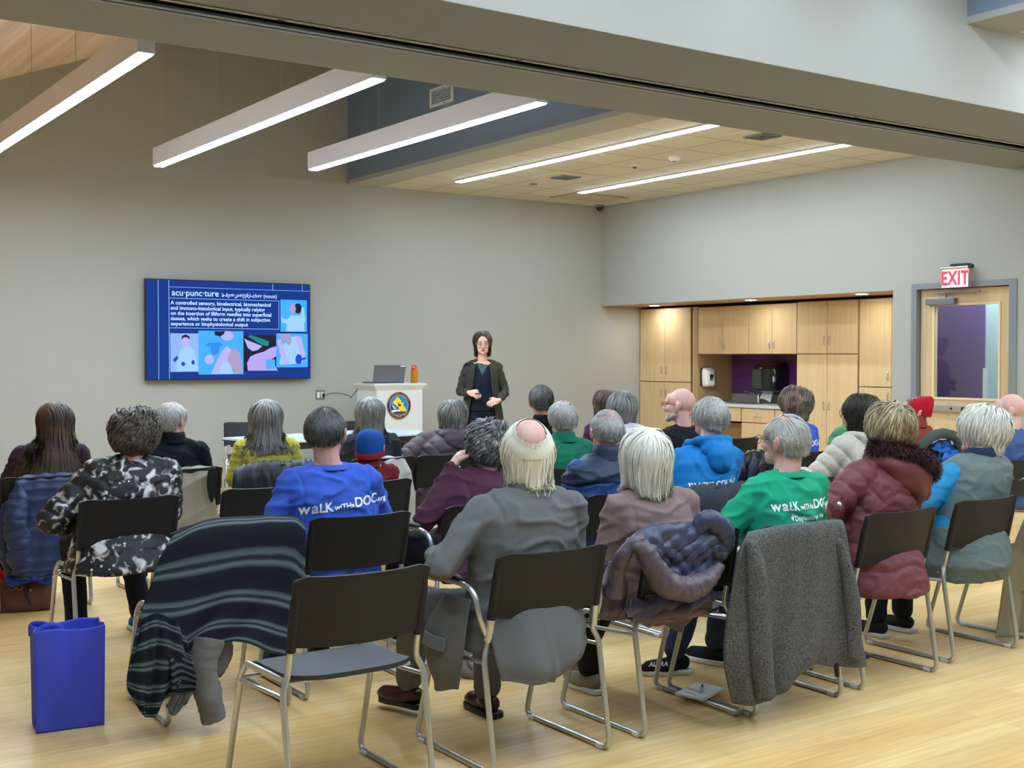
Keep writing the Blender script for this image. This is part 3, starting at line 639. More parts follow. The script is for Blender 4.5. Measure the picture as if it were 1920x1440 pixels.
PRESENTER = np.array([7.25, 11.2])
def person(label, x, rowy, crown, top, sk=M_skin, legs=M_trouser, kind='plain', amp=.006, sex='m', lean=0.0, hd=(0, 0), yaw=None, hyaw=0.0, tilt=0.0, hang=False, shoulders=1.0, girth=1.0,
           voxel=.0075, hand_l=None, hand_r=None, elbow_l=None, elbow_r=None, bottom=.44, sleeves=True, child=1.0, cap_neck=.058, nod=0.0, legdir=(0, 0), feet=None, shoe=M_shoe, skirt=0.0,
           extra=None, group=None, topname='shirt', twist=.3, knees=None, toes=None, sole=M_sole):
    """a seated person; x,rowy the chair, hd head offset (x,y) from the chair; crown height of the skull's top"""
    t = thing('person', label, 'person', (x, rowy, 0), 0, group)
    hx, hy = hd; headc = Vector((hx, .20 + hy, crown - .118 * child))
    wp = np.array([x + headc.x, rowy + headc.y]); dv = PRESENTER - wp
    y0 = -math.atan2(dv[0], dv[1]) if yaw is None else yaw           # rotation about z, 0 = facing +y
    Rh = Matrix.Rotation(y0 + hyaw, 3, 'Z') @ Matrix.Rotation(-nod, 3, 'X') @ Matrix.Rotation(tilt, 3, 'Y')
    s = (crown - .45) / .82; zz = lambda z: .45 + (z - .45) * s if z > .45 else z
    tw = y0 * twist
    Rt = Matrix.Rotation(tw, 3, 'Z'); C = Vector((0, .2, 0))
    def tp(px_, py, pz):                                              # trunk point, twisting and leaning with height
        f = max(0, min(1, (pz - .5) / .5)); p = C + Matrix.Rotation(tw * f, 3, 'Z') @ Vector((px_, py - .2, 0)); return Vector((p.x + hx * f * .85, p.y + hy * f * .9 + lean * f, zz(pz)))
    W = shoulders * (1.0 if sex == 'm' else .92) * child
    sh = {s_: tp(.158 * W * s_, .185, .925) for s_ in (-1, 1)}
    el = {-1: elbow_l, 1: elbow_r}; hn = {-1: hand_l, 1: hand_r}
    for s_ in (-1, 1):
        el[s_] = Vector(el[s_]) if el[s_] else tp(.215 * W * s_, .235, .70); hn[s_] = Vector(hn[s_]) if hn[s_] else Vector((.07 * s_, .46, .60))
    kn = {s_: Vector((.10 * s_ + legdir[0], .60 + legdir[1], .50)) for s_ in (-1, 1)}; ft = {s_: Vector((.11 * s_ + legdir[0] * 1.1, .60 + legdir[1], .07)) for s_ in (-1, 1)}
    if knees: kn = {-1: Vector(knees[0]), 1: Vector(knees[1])}
    if feet: ft = {-1: Vector(feet[0]), 1: Vector(feet[1])}
    nb_ = tp(0, .185, .985)
    # ---- body, one continuous surface
    toes = toes or (0, 0); b = MB(); head_blobs(b, headc, Rh, sex, child)
    b.cap(nb_, .060 * child, headc + Rh @ Vector((0, -.022, -.055)) * child, cap_neck * child)
    sec = [(.44, .155, .12), (.55, .145, .11), (.68, .135, .10), (.82, .155, .105), (.92, .165, .10), (.97, .12, .075)]
    b.loft([(*tp(0, .2, z)[:2], zz(z), hw * girth * child, hd_ * girth * child) for z, hw, hd_ in sec])
    for s_ in (-1, 1):
        b.cap(nb_, .045, sh[s_], .05 * child); b.cap(sh[s_], .046 * child, el[s_], .036 * child); b.cap(el[s_], .036 * child, hn[s_], .026 * child)
        d = (hn[s_] - el[s_]).normalized(); hand(b, hn[s_], d + Vector((-.3 * s_, .2, 0)), Vector((.3 * s_, .1, 1)), -s_, .7, .98 * child)
        b.cap((.09 * s_, .24, .52), .07, kn[s_], .05); b.cap(kn[s_], .048, ft[s_] + Vector((0, 0, .03)), .034); b.cap(ft[s_] + Vector((0, 0, -.01)), .024, ft[s_] + Vector((-.05 * math.sin(toes[(s_ + 1) // 2]), .05 * math.cos(toes[(s_ + 1) // 2]), -.035)), .014)
    me = remesh(b, voxel, 3, .5); me.materials.append(sk); shade(me, 180); link('body', me, t)
    # ---- trousers
    b = MB(); b.ell((0, .22, .53), (.185 * girth, .15, .10))
    for s_ in (-1, 1):
        b.cap((.09 * s_, .23, .53), .098 * child ** .5, kn[s_], .074); f0 = ft[s_] + Vector((0, 0, .045)); b.cap(kn[s_], .070, f0, .056)
    me = remesh(b, .012, 4); co = coords(me); no = normals(me); setco(me, co + no * (fnoise(co, (14, 14, 20), 5) * .006)[:, None]); me.materials.append(legs); shade(me, 180); link('trousers', me, t)
    for s_ in (-1, 1):
        b = MB(); f_ = Vector((0, 0, ft[s_].z)); dz = f_.z - .07; q = lambda a, c, e: Vector((f_.x + a, f_.y + c, dz + e))
        b.cap(q(0, -.035, .055), .036, q(0, .01, .06), .038); b.cap(q(0, -.02, .05), .036, q(.01 * s_, .13, .038), .033); b.ell(q(.008 * s_, .07, .035), (.042, .11, .03))
        me = remesh(b, .009, 3); co = coords(me); co[:, 2] = np.maximum(co[:, 2], dz + .012); setco(me, co); me.materials.append(shoe); shade(me, 60); o = link('shoe', me, t); o.location = (ft[s_].x, ft[s_].y, 0); o.rotation_euler = (0, 0, toes[(s_ + 1) // 2])
        so = MB(); pl = [(-.036, -.06), (-.03, -.075), (0, -.082), (.03, -.075), (.038, -.06), (.036, .02), (.046, .09), (.04, .14), (.012, .168), (-.018, .16), (-.036, .12), (-.038, .04)]
        so.prism([(a * 1.04 * s_, c) for a, c in pl] if s_ > 0 else [(a * 1.04 * s_, c) for a, c in pl][::-1], .024, c=(f_.x, f_.y, dz + .001)); so.build('sole', sole, o, bevel=.005)
    # ---- top garment
    b = MB(); g = girth
    sec = [(bottom, .185 + skirt * .3, .15 + skirt), (.55, .180, .14 + skirt * .5), (.62, .172, .13 + skirt * .2), (.70, .172, .125), (.82, .184, .128), (.90, .188, .120), (.945, .165, .102), (.975, .125, .085), (1.005, .080, .068)]
    b.loft([(tp(0, .2, z).x, tp(0, .2, z).y - (.0 if z > .6 else skirt * .5), zz(z) if z > .45 else z, hw * g * W, hd_ * g * child) for z, hw, hd_ in sec])
    pf = .016 if kind.startswith('puffer') else 0
    segs = []
    for s_ in (-1, 1):
        b.cap(tp(.045 * s_, .19, .968), .052 * child + pf * .5, sh[s_], .062 * child + pf)
        if sleeves:
            b.cap(sh[s_], .066 * child + pf, el[s_], .054 * child + pf); segs.append((sh[s_], el[s_], .055))
            if sleeves != 'short': w_ = el[s_] + (hn[s_] - el[s_]) * .93; b.cap(el[s_], .053 * child + pf, w_, .039 * child + pf); segs.append((el[s_], w_, .045))
        else: b.cap(sh[s_], .068 * child, sh[s_] + (el[s_] - sh[s_]) * .15, .066 * child)
    if extra: extra(b, tp, zz)
    me = remesh(b, max(voxel, .0085), 5, .6); co = coords(me); no = normals(me)
    setco(me, co + no * fold_disp(co, no, amp, segs, kind, seed=(x * 3.1 + rowy) % 17, cx=tp(0, .2, .9).x)[:, None]); me.materials.append(top); shade(me, 180); g_ = link(topname, me, t)
    t.update_tag()
    return dict(root=t, H=headc, R=Rh, top=g_, topme=me, tp=tp, zz=zz, sh=sh, el=el, hn=hn, nb=nb_, k=child, y0=y0)
def collar(p, m, h=.035, r=.075, name='collar', th=.008, wide=1.0, back=.0):
    c = p['nb']; k = p['k']; P = []; n = 40; b = MB(); vs = []
    for j, (rr, z) in enumerate(((r * 1.12, -.018), (r * 1.0, h * .5), (r * .93, h), (r * .93 - th, h), (r - th, 0), (r * .9, -.02))):
        for i in range(n): a = 2 * PI * i / n; vs.append((c.x + rr * wide * k * math.cos(a), c.y + rr * k * math.sin(a) * .95 + back, c.z + .018 + z + (-.012 - h * .25) * max(0, math.sin(a))))
    fs = [(j * n + i, j * n + (i + 1) % n, (j + 1) * n + (i + 1) % n, (j + 1) * n + i) for j in range(5) for i in range(n)]
    return b.add(vs, fs).build(name, m, p['root'], angle=80)
def glasses(p, m=M_glass_rim, lens=None, r=.0015):
    H, R, k = p['H'], p['R'], p['k']; q = lambda x, y, z: H + R @ Vector((x, y, z)) * k
    g = link('glasses', MB().mesh('glasses'), p['root']); b = MB()
    for s in (-1, 1):
        pts = [q(s * (.033 + .024 * math.cos(a)), .122 - .01 * abs(math.cos(a)) * 0, .002 + .019 * math.sin(a)) for a in np.linspace(0, 2 * PI, 17)]
        b.tube(pts, .0018, 6, cap=False); b.tube([q(.057 * s, .121, .006), q(.078 * s, .095, .008), q(.086 * s, .02, .006), q(.088 * s, -.01, -.004)], .0020, 6)
    b.tube([q(-.009, .122, .004), q(0, .126, .008), q(.009, .122, .004)], .0016, 6)
    bpy.data.objects.remove(g); g = b.build('glasses', m, p['root'])
    if lens:
        b = MB()
        for s in (-1, 1): b.add([q(s * (.033 + .0235 * math.cos(a)), .1215, .002 + .0185 * math.sin(a)) for a in np.linspace(0, 2 * PI, 17)[:-1]], [tuple(range(16))])
        b.build('lens', lens, g)
    return g
def mixed_text(parts, bold=.0014, gap=.0):
    b = MB(); x = 0
    for s_, size, dz in parts:
        me = text_mesh(s_, size, bold=bold * size / .05, align='LEFT'); co = coords(me); w0 = co[:, 0].min()
        b.add([(p_[0] - w0 + x, p_[1] + dz, 0) for p_ in co.tolist()], [tuple(f.vertices) for f in me.polygons]); x += co[:, 0].max() - w0 + .0035 + gap
    b.v = [(p_[0] - x / 2, p_[1], p_[2]) for p_ in b.v]; return b.mesh('lettering')
def walk_text(k): return mixed_text([('w', .058 * k, 0), ('a', .064 * k, 0), ('LK', .052 * k, 0), ('wiTHa', .033 * k, 0), ('DOC', .056 * k, 0), ('.org', .030 * k, 0)])
def print_on(p, txt, size, m, uz, ux=0.0, target=None, bold=.002, off=.0025, space=1.0, name='printed_lettering', mesh=None, slope=0.0):
    """lettering laid onto the back of a garment: uz height, ux sideways, in the person's frame"""
    me = mesh or text_mesh(txt, size, bold=bold, space=space)
    bm = bmesh.new(); bm.from_mesh(me); bmesh.ops.triangulate(bm, faces=bm.faces)
    for _ in range(2): bmesh.ops.subdivide_edges(bm, edges=[e for e in bm.edges if e.calc_length() > .012], cuts=1)
    bv = BVHTree.FromPolygons([v.co for v in p['topme'].vertices], [tuple(f.vertices) for f in p['topme'].polygons])
    f = max(0, min(1, (uz - .5) / .5)); a = p['y0'] * p.get('twist', .3) * f; R = Matrix.Rotation(a, 3, 'Z'); c = p['tp'](0, .2, uz); dr = R @ Vector((0, 1, 0)); sx = R @ Vector((1, 0, 0))
    for v in bm.verts:
        o = c + sx * (v.co.x + ux) + Vector((0, 0, v.co.y + slope * v.co.x)) - dr * .6; h = bv.ray_cast(o, dr)
        if not h[0]:
            nn_ = bv.find_nearest(o + dr * .46); v.co = nn_[0] + nn_[1] * off
        else: v.co = h[0] - dr * off
    bm.to_mesh(me); bm.free(); me.materials.clear(); me.materials.append(m); return link(name, me, p['top'])
PRESENTER = np.array([6.86, 10.5])
M_text = mat('white_print', '#f2f4f2', 0.6)
def H_(p, **k):
    m = k.pop('m')
    if k.get('cut', 0) < -.12: k.setdefault('over', p['topme'])
    return hair('hair', p['root'], p['H'], p['R'], HM[m], k=p['k'], **k)
BALD = lambda c, d, t=0.0: ((c[0], c[1], c[2]), d, t)

# ---- row nearest the camera
suit = fabric('grey_suit', '#676868', 0.8, bs=900, bstr=.25)
p = person('white-haired person with pink bald crown in grey suit jacket, on the armchair', 2.60, R1, 1.262, suit, sk=M_skinpink, legs=fabric('grey_trouser', '#606162', 0.8), amp=.008, shoulders=1.14, girth=1.12, hd=(.06, .02), twist=.45,
           elbow_l=(-.345, .20, .735), hand_l=(-.235, .42, .735), hand_r=(.10, .46, .62), voxel=.006, bottom=.42, skirt=.012, sole=M_dark, shoe=mat('brown_leather', '#3a1d16', .3), topname='jacket', toes=(.3, 0),
           knees=((-.28, .50, .53), (.12, .60, .50)), feet=((-.10, .86, .10), (.16, .66, .07)))
H_(p, m='cream', n=4600, L=.25, wid=.0036, thick=.032, cut=-.145, bald=BALD((.10, -.60, .79), .68), whorl=(.1, .0, 1), inward=.38, curl=.006, curlf=26, flick=-.05, tone=.22, seed=2, nape=-.5, drop=-.045)
collar(p, suit, .035, .078); collar(p, fabric('shirt_blue', '#aebfd0'), .045, .070, 'shirt_collar')
fl = MB()                                            # jacket skirt hanging behind the seat with the centre vent, and the side with the flap pocket
SUIT = p
for i in range(1): pass
cl = lambda *r: [list(x) for x in r]
cloth('jacket_skirt', cl([(-.20, .12, .60), (-.10, .045, .60), (0, .035, .60), (.10, .045, .60), (.20, .11, .60)], [(-.215, .07, .50), (-.11, -.005, .50), (0, -.015, .50), (.11, -.01, .50), (.21, .06, .50)],
      [(-.22, .02, .40), (-.10, -.055, .39), (.01, -.05, .375), (.11, -.045, .42), (.20, .05, .46)], [(-.21, .0, .345), (-.09, -.045, .33), (.01, -.04, .325), (.12, -.03, .38), (.20, .05, .43)]), suit, p['root'], 50, 40, .006,
      fold=lambda U, V: .016 * np.sin(U * 9 + V * 2 + 1.3 * np.sin(U * 4)) * (V ** 1.6) - .014 * np.exp(-((U - .44) / .03) ** 2) * V)
cloth('jacket_front', cl([(-.20, .42, .60), (-.245, .30, .61), (-.235, .16, .61)], [(-.27, .44, .50), (-.30, .30, .50), (-.275, .14, .50)], [(-.275, .42, .38), (-.315, .30, .36), (-.285, .16, .38)], [(-.26, .38, .28), (-.30, .30, .26), (-.27, .20, .28)]),
      suit, p['root'], 40, 40, .007, fold=lambda U, V: .006 * np.sin(U * 11 + V * 5))
cloth('pocket_flap', cl([(-.316, .36, .475), (-.322, .30, .47), (-.308, .22, .465)], [(-.328, .36, .425), (-.334, .30, .42), (-.318, .22, .415)]), suit, p['root'], 16, 10, .006)

mauve = fabric('mauve_fleece', '#8a7270')
p = person('person with chin-length white hair in mauve fleece, in front of the down jacket', 3.33, R1 + .03, 1.192, mauve, sk=M_skinpink, hd=(-.04, .04), shoulders=1.03, girth=1.06, voxel=.006, amp=.008, bottom=.44, skirt=.02,
           shoe=fabric('taupe_shoe', '#8b7e70'), feet=((.0, .66, .07), (.10, .86, .07)), knees=((-.10, .58, .50), (.10, .60, .50)))
H_(p, m='white', n=3400, L=.28, wid=.0040, thick=.034, cut=-.150, inward=.42, tone=.28, seed=5, whorl=(.15, -.3, .94), drop=-.03, curl=.002, curlf=18, nape=-.6)
collar(p, mauve, .03, .078)

green = fabric('green_tshirt', '#1d9a73', bs=600)
p = person('man in green T-shirt with white lettering and blue-rimmed glasses', 3.98, R1 - .02, 1.238, green, sk=M_skinpink, legs=M_jeans, hd=(.10, .05), shoulders=1.08, girth=1.06, voxel=.006, hyaw=.55, sleeves='short', twist=.25,
           elbow_l=(-.30, .27, .70), hand_l=(-.12, .48, .60), feet=((-.13, .72, .07), (.15, .74, .07)), toes=(1.1, .3), bottom=.45, skirt=.01, amp=.010)
for s_ in (-1, 1):
    a = p['el'][s_] + (p['sh'][s_] - p['el'][s_]) * .12; b = MB(); b.cap(a, .046, p['el'][s_], .044); b.cap(p['el'][s_], .045, p['el'][s_] + (p['hn'][s_] - p['el'][s_]) * .92, .034)
    me = remesh(b, .009, 3); me.materials.append(fabric('black_sleeve', '#15161a')); shade(me, 180); link('undershirt_sleeve', me, p['root'])
H_(p, m='silver', n=2300, L=.062, wid=.0024, thick=.011, bald=BALD((.0, -.22, .97), .60, .22), whorl=(-.2, .1, .98), tone=.35, seed=8, comb=(.45, 0, 0), nape=-.74, grow=.004, inward=.1, earclear=True)
glasses(p, mat('blue_rim', '#27466b', .3)); collar(p, green, .004, .080, 'neckband')
print_on(p, '', 0, M_text, .845, .045, mesh=walk_text(.98)); print_on(p, 'Doylestown Health', .031, M_text, .797, .075, bold=.0009)
lf = MB()
for k_, (ln, an) in enumerate(((.034, 2.3), (.040, 1.9), (.030, 1.5))):
    lf.add([(0, 0, 0), (ln * .5 * math.cos(an) + .006, ln * .5 * math.sin(an), 0), (ln * math.cos(an) * .6 + .012, ln * math.sin(an), 0), (ln * .4 * math.cos(an) - .002, ln * .5 * math.sin(an), 0)], [(0, 1, 2, 3)])
print_on(p, '', 0, M_text, .797, -.058, name='printed_leaf', mesh=lf.mesh())

parka = nylon('dark_red_parka', '#6c3337', 0.6)
def fur(name, path, rad, m, parent, n=5200, L=.035, seed=4):
    P = np.array(spath(path, 60)); rng = np.random.RandomState(seed); i = rng.randint(1, 59, n); T = P[i] - P[i - 1]; T /= np.linalg.norm(T, axis=1, keepdims=True); d = rng.normal(size=(n, 3)); d -= T * np.sum(d * T, 1, keepdims=True); d /= np.linalg.norm(d, axis=1, keepdims=True)
    base = P[i] + d * rad * .8 + T * (rng.rand(n, 1) - .5) * .02; g = d + rng.normal(size=(n, 3)) * .35 + np.array([0, 0, -.35]); g /= np.linalg.norm(g, axis=1, keepdims=True); S = np.cross(g, rng.normal(size=(n, 3))); S /= np.linalg.norm(S, axis=1, keepdims=True)
    l_ = L * (.6 + .6 * rng.rand(n, 1)); V = np.stack([base - S * .0016, base + S * .0016, base + g * l_ * .55 + S * .0012, base + g * l_ * .55 - S * .0012, base + g * l_ + np.array([0, 0, -.25]) * l_], 1)
    b = np.arange(n)[:, None] * 5; fs = np.concatenate([b + [0, 1, 2, 3]]).tolist() + (b + [3, 2, 4]).tolist(); mb = MB(); mb.tube(P, rad * .9, 14); mb.add(V.reshape(-1, 3), fs)
    tint = np.concatenate([np.full(60 * 14, .6), np.repeat(.75 + .6 * rng.rand(n), 5)]); o = mb.build(name, m, parent, angle=180)
    ca = o.data.color_attributes.new('tint', 'FLOAT_COLOR', 'POINT'); ca.data.foreach_set('color', np.stack([tint, tint, tint, np.ones(len(tint))], 1).reshape(-1).astype(np.float32)); return o
p = person('person with tousled blond-grey hair in dark red parka with fur-trimmed hood', 4.62, R1, 1.262, parka, kind='puffer_wide', amp=.008, hd=(.22, .06), shoulders=1.12, girth=1.14, sex='f', voxel=.006, bottom=.40, skirt=.06, twist=.3, topname='parka', hyaw=.1,
           elbow_l=(-.32, .26, .74))
H_(p, m='blond', n=2400, L=.12, wid=.0034, thick=.034, curl=.007, curlf=45, tone=.6, seed=11, whorl=(.1, -.3, .95), nape=-.75, drop=-.05, cut=-.135, inward=.3)
hn_ = p['nb']; q = lambda x, y, z: (hn_.x + x, hn_.y + y, hn_.z + z)
cloth('hood', cl([q(-.13, .03, .075), q(-.10, -.065, .07), q(0, -.10, .06), q(.12, -.095, .035), q(.20, -.03, .0)], [q(-.15, .03, .02), q(-.11, -.115, .01), q(.0, -.15, 0), q(.13, -.14, -.03), q(.215, -.05, -.05)],
                 [q(-.13, .02, -.04), q(-.09, -.12, -.06), q(.02, -.165, -.09), q(.12, -.15, -.12), q(.19, -.06, -.10)], [q(-.10, .0, -.06), q(-.05, -.11, -.11), q(.04, -.14, -.17), q(.12, -.13, -.17), q(.17, -.08, -.14)]), parka, p['root'], 50, 30, .014,
      fold=lambda U, V: .004 * np.sin(U * 21) + .003 * np.sin(V * 13))
fur('fur_trim', [q(-.12, .02, .085), q(-.085, -.075, .075), q(0, -.125, .06), q(.09, -.145, .02), q(.17, -.12, -.02), q(.225, -.06, -.055), q(.23, .0, -.03)], .034, hairmat('fur_plum', '#3f2026'), p['root'], 9000, .034)
bv_ = BVHTree.FromPolygons([v.co for v in p['topme'].vertices], [tuple(f.vertices) for f in p['topme'].polygons]); e_ = p['el'][-1] + (p['sh'][-1] - p['el'][-1]) * .42; h_ = bv_.ray_cast(e_ + Vector((-.25, -.35, 0)), Vector((.58, .81, 0)))
if h_[0]: M_ = h_[1].to_track_quat('Z', 'Y').to_matrix(); MB().lathe([(.0, .0), (.013, .0), (.012, .004), (.0, .006)], c=h_[0], n=18, M=M_).build('snap_button', M_chrome, p['root'])

vest = nylon('grey_green_vest', '#5a6663', 0.65); bluesh = fabric('bright_blue_shirt', '#2f86b5')
p = person('person with thick tousled white hair, grey-green vest over bright blue sleeves', 5.36, R1 + .06, 1.225, bluesh, sk=M_skinpink, hd=(.29, .04), shoulders=1.16, girth=1.1, voxel=.006, kind='plain', amp=.004, hyaw=.85, lean=.0, twist=.15, bottom=.46,
           elbow_l=(-.27, .25, .68), hand_l=(.0, .46, .62))
H_(p, m='white', n=2400, L=.135, wid=.0034, thick=.036, curl=.006, curlf=40, tone=.32, seed=13, whorl=(.2, -.35, .9), nape=-.7, drop=-.05, cut=-.115, inward=.5)
tp, zz = p['tp'], p['zz']; b = MB()
b.loft([(tp(0, .2, z).x, tp(0, .2, z).y - (.045 if z < .6 else 0), zz(z) if z > .45 else z, hw * 1.2, hd_ * 1.15) for z, hw, hd_ in [(.38, .20, .17), (.46, .21, .20), (.56, .195, .165), (.66, .18, .14), (.78, .195, .14), (.88, .205, .135), (.95, .200, .118), (.99, .145, .092), (1.02, .085, .075)]])
for s_ in (-1, 1): b.cap(tp(.05 * s_, .19, .96), .070, tp(.150 * s_, .185, .925), .086)
me = remesh(b, .009, 5); co = coords(me); no = normals(me); setco(me, co + no * (fold_disp(co, no, .005, [], 'plain', 4))[:, None]); me.materials.append(vest); shade(me, 180); link('vest', me, p['root'])
collar(p, fabric('navy_collar', '#27304a'), .05, .080)

# ---- second row
blue = fabric('blue_tshirt', '#3d5ec2', bs=600)
p = person('man with short dark greying hair in blue T-shirt, white lettering on its back', 2.46, R2, 1.268, blue, sk=M_skinpink, hd=(-.03, .04), shoulders=1.12, girth=1.08, voxel=.006, amp=.010, bottom=.45, twist=.30, elbow_l=(-.31, .24, .70), elbow_r=(.29, .28, .72))
H_(p, m='darkgrey', n=2600, L=.045, wid=.0022, thick=.010, bald=BALD((.15, -.25, .93), .88, .72), tone=.5, front=.15, seed=17, earclear=True, nape=-.66, grow=.004, whorl=(.15, -.35, .9), comb=(.1, 0, 0))
collar(p, blue, .004, .083, 'neckband'); print_on(p, '', 0, M_text, .815, .040, slope=.08, mesh=walk_text(1.08))

plum = fabric('plum_top', '#4d2c3f')
p = person('person with curly salt-and-pepper hair in plum top, cheek resting on a hand', 3.17, R2 + .02, 1.165, plum, hd=(.18, .06), sex='f', amp=.010, shoulders=1.05, girth=1.1, voxel=.006, sk=M_skinpink, elbow_l=(-.20, .26, .70), hand_l=(-.005, .29, .965), hand_r=(.05, .45, .62),
           skirt=.03, bottom=.42, twist=.2, knees=((-.34, .60, .58), (-.16, .58, .48)), feet=((-.30, .98, .20), (-.10, .72, .07)))
H_(p, m='saltpepper', n=2400, L=.14, wid=.0042, thick=.034, curl=.014, curlf=120, tone=.6, seed=19, whorl=(0, -.2, .98), nape=-.72, drop=-.08, cut=-.13, steps=20, front=.2)
wt = MB(); h_ = p['hn'][-1]; 
for _a in (0,): wt.tube([h_ + Vector((.03 * math.cos(a), .022 * math.sin(a), -.02)) for a in np.linspace(0, 2 * PI, 18)], .006, 8, cap=False)
wt.build('wristwatch', M_chrome, p['root'])

navy2 = nylon('navy_jacket', '#202c46', .55)
p = person('balding man in two-tone navy and blue jacket with upright collar', 4.04, R2, 1.213, nylon('blue_jacket', '#24437e', .55), sk=M_skinpink, hd=(.04, .04), shoulders=1.12, girth=1.1, amp=.008, voxel=.0065, hyaw=.15, topname='jacket')
H_(p, m='silver', n=1900, L=.032, wid=.0022, thick=.008, bald=BALD((.1, -.15, .98), .66, .22), tone=.4, seed=23, earclear=True, nape=-.6, grow=.002)
tp, zz = p['tp'], p['zz']; b = MB(); b.loft([(tp(0, .2, z).x, tp(0, .2, z).y, zz(z), hw * 1.27, hd_ * 1.16) for z, hw, hd_ in [(.86, .196, .128), (.90, .200, .124), (.95, .192, .108), (.985, .137, .085), (1.01, .085, .07)]]); [b.cap(tp(.05 * s_, .19, .965), .068, p['sh'][s_] + (p['el'][s_] - p['sh'][s_]) * .22, .075) for s_ in (-1, 1)]
me = remesh(b, .009, 5); co = coords(me); no = normals(me); setco(me, co + no * fold_disp(co, no, .008, [], 'plain', 8)[:, None]); me.materials.append(navy2); shade(me, 180); link('jacket_yoke', me, p['root'])
collar(p, navy2, .062, .088, th=.012)

hood = fabric('azure_hoodie', '#1877bd', 0.7, bs=500)
p = person('man with grey hair and pink crown in bright blue hooded sweatshirt', 4.60, R2 - .04, 1.270, hood, sk=M_skinpink, hd=(.20, .04), shoulders=1.12, girth=1.1, voxel=.0065, hyaw=.22, amp=.007, twist=.45, topname='sweatshirt')
H_(p, m='silver', n=2400, L=.07, wid=.0028, thick=.020, bald=BALD((.2, -.1, .97), .86, .25), tone=.35, seed=29, earclear=True, nape=-.66, whorl=(.25, -.2, .95), grow=.003)
glasses(p); hn_ = p['nb']
def hoodm(p, m, w=.135, dpt=.12, hh=.055, name='hood'):
    c = p['nb']; a0 = p['y0'] * .45; R = Matrix.Rotation(a0, 3, 'Z'); g = lambda x, y, z: tuple(c + R @ Vector((x, y, z)) * p['k']); W_ = w / .135
    b = MB(); b.ell(g(0, -.085, .0), (.105 * W_, .062 * dpt / .12, .055), R, 20, 14); b.ell(g(0, -.125, -.055), (.085 * W_, .045, .085), R, 20, 14); 
    b.tube([g(-.085 * W_, .085, -.01), g(-.11 * W_, .03, .02), g(-.10 * W_, -.05, hh * .7), g(0, -.105, hh), g(.10 * W_, -.05, hh * .7), g(.11 * W_, .03, .02), g(.085 * W_, .085, -.01)], .026, 12)
    me = remesh(b, .008, 6); co = coords(me); no = normals(me); r = 1 - np.abs(fnoise(co, (9, 9, 15), 3)) * 2.2; setco(me, co + no * (r * .009 - .003)[:, None]); me.materials.append(m); shade(me, 180); return link(name, me, p['root'])
hoodm(p, hood); print_on(p, 'BUCKS COUNTY', .050, M_text, .775, .03, bold=.0015, slope=.03)

creamj = nylon('cream_puffer', '#bdb2a5', .5)
p = person('person with dark bobbed hair and round glasses in cream puffer jacket, holding a paper', 6.13, R2 + .05, 1.250, creamj, legs=M_jeans, sk=M_skindeep, kind='puffer', sex='f', hd=(.11, .07), shoulders=1.05, girth=1.12, voxel=.0065, hyaw=.38, twist=.9, topname='puffer_jacket',
           elbow_l=(-.26, .34, .72), hand_l=(-.17, .52, .725), hand_r=(.0, .56, .70), amp=.008)
H_(p, m='dark', n=2200, L=.22, wid=.0032, thick=.026, cut=-.120, tone=.35, seed=31, inward=.5, whorl=(0, -.1, .99), drop=-.04, nape=-.7); glasses(p, mat('tortoise_rim', '#5b2d1e', .3))
hoodm(p, creamj, .12, .10, .03, 'collar_roll')

p = person('bald person with grey stubble in slate blue shirt at the right edge', 7.64, R2, 1.235, fabric('slate_blue_shirt', '#3f5480'), sk=M_skinpink, hd=(.08, .03), hyaw=.45, shoulders=1.12, girth=1.12, voxel=.007)

# ---- third row
def patterned():
    m = bpy.data.materials.new('splotch_print'); m.use_nodes = True; nt = m.node_tree; n = nt.nodes; l = nt.links; b = n['Principled BSDF']; tc = n.new('ShaderNodeTexCoord')
    nz = n.new('ShaderNodeTexNoise'); nz.inputs['Scale'].default_value = 17; nz.inputs['Detail'].default_value = 1.5; nz.inputs['Distortion'].default_value = .9; l.new(tc.outputs['Object'], nz.inputs['Vector'])
    vo = n.new('ShaderNodeTexVoronoi'); vo.inputs['Scale'].default_value = 26; l.new(tc.outputs['Object'], vo.inputs['Vector'])
    r = n.new('ShaderNodeValToRGB'); e = r.color_ramp.elements; e[0].position = .54; e[0].color = (*srgb('#17181c'), 1); e[1].position = .66; e[1].color = (*srgb('#d9d8dc'), 1); x = e.new(.585); x.color = (*srgb('#8f8886'), 1); l.new(nz.outputs['Fac'], r.inputs['Fac'])
    r2 = n.new('ShaderNodeValToRGB'); r2.color_ramp.elements[0].position = .13; r2.color_ramp.elements[0].color = (.7, .7, .72, 1); r2.color_ramp.elements[1].position = .20; r2.color_ramp.elements[1].color = (0, 0, 0, 1); l.new(vo.outputs['Distance'], r2.inputs['Fac'])
    gate = n.new('ShaderNodeTexNoise'); gate.inputs['Scale'].default_value = 9; l.new(tc.outputs['Object'], gate.inputs['Vector']); gr = n.new('ShaderNodeMath'); gr.operation = 'GREATER_THAN'; gr.inputs[1].default_value = .52; l.new(gate.outputs['Fac'], gr.inputs[0])
    ml = n.new('ShaderNodeMix'); ml.data_type = 'RGBA'; ml.blend_type = 'MULTIPLY'; ml.inputs[0].default_value = 1; l.new(r2.outputs['Color'], ml.inputs[6]); l.new(gr.outputs[0], ml.inputs[7])
    ad = n.new('ShaderNodeMix'); ad.data_type = 'RGBA'; ad.blend_type = 'LIGHTEN'; ad.inputs[0].default_value = 1; l.new(r.outputs['Color'], ad.inputs[6]); l.new(ml.outputs[2], ad.inputs[7]); l.new(ad.outputs[2], b.inputs['Base Color']); b.inputs['Roughness'].default_value = .6; _mats['splotch_print'] = m; return m
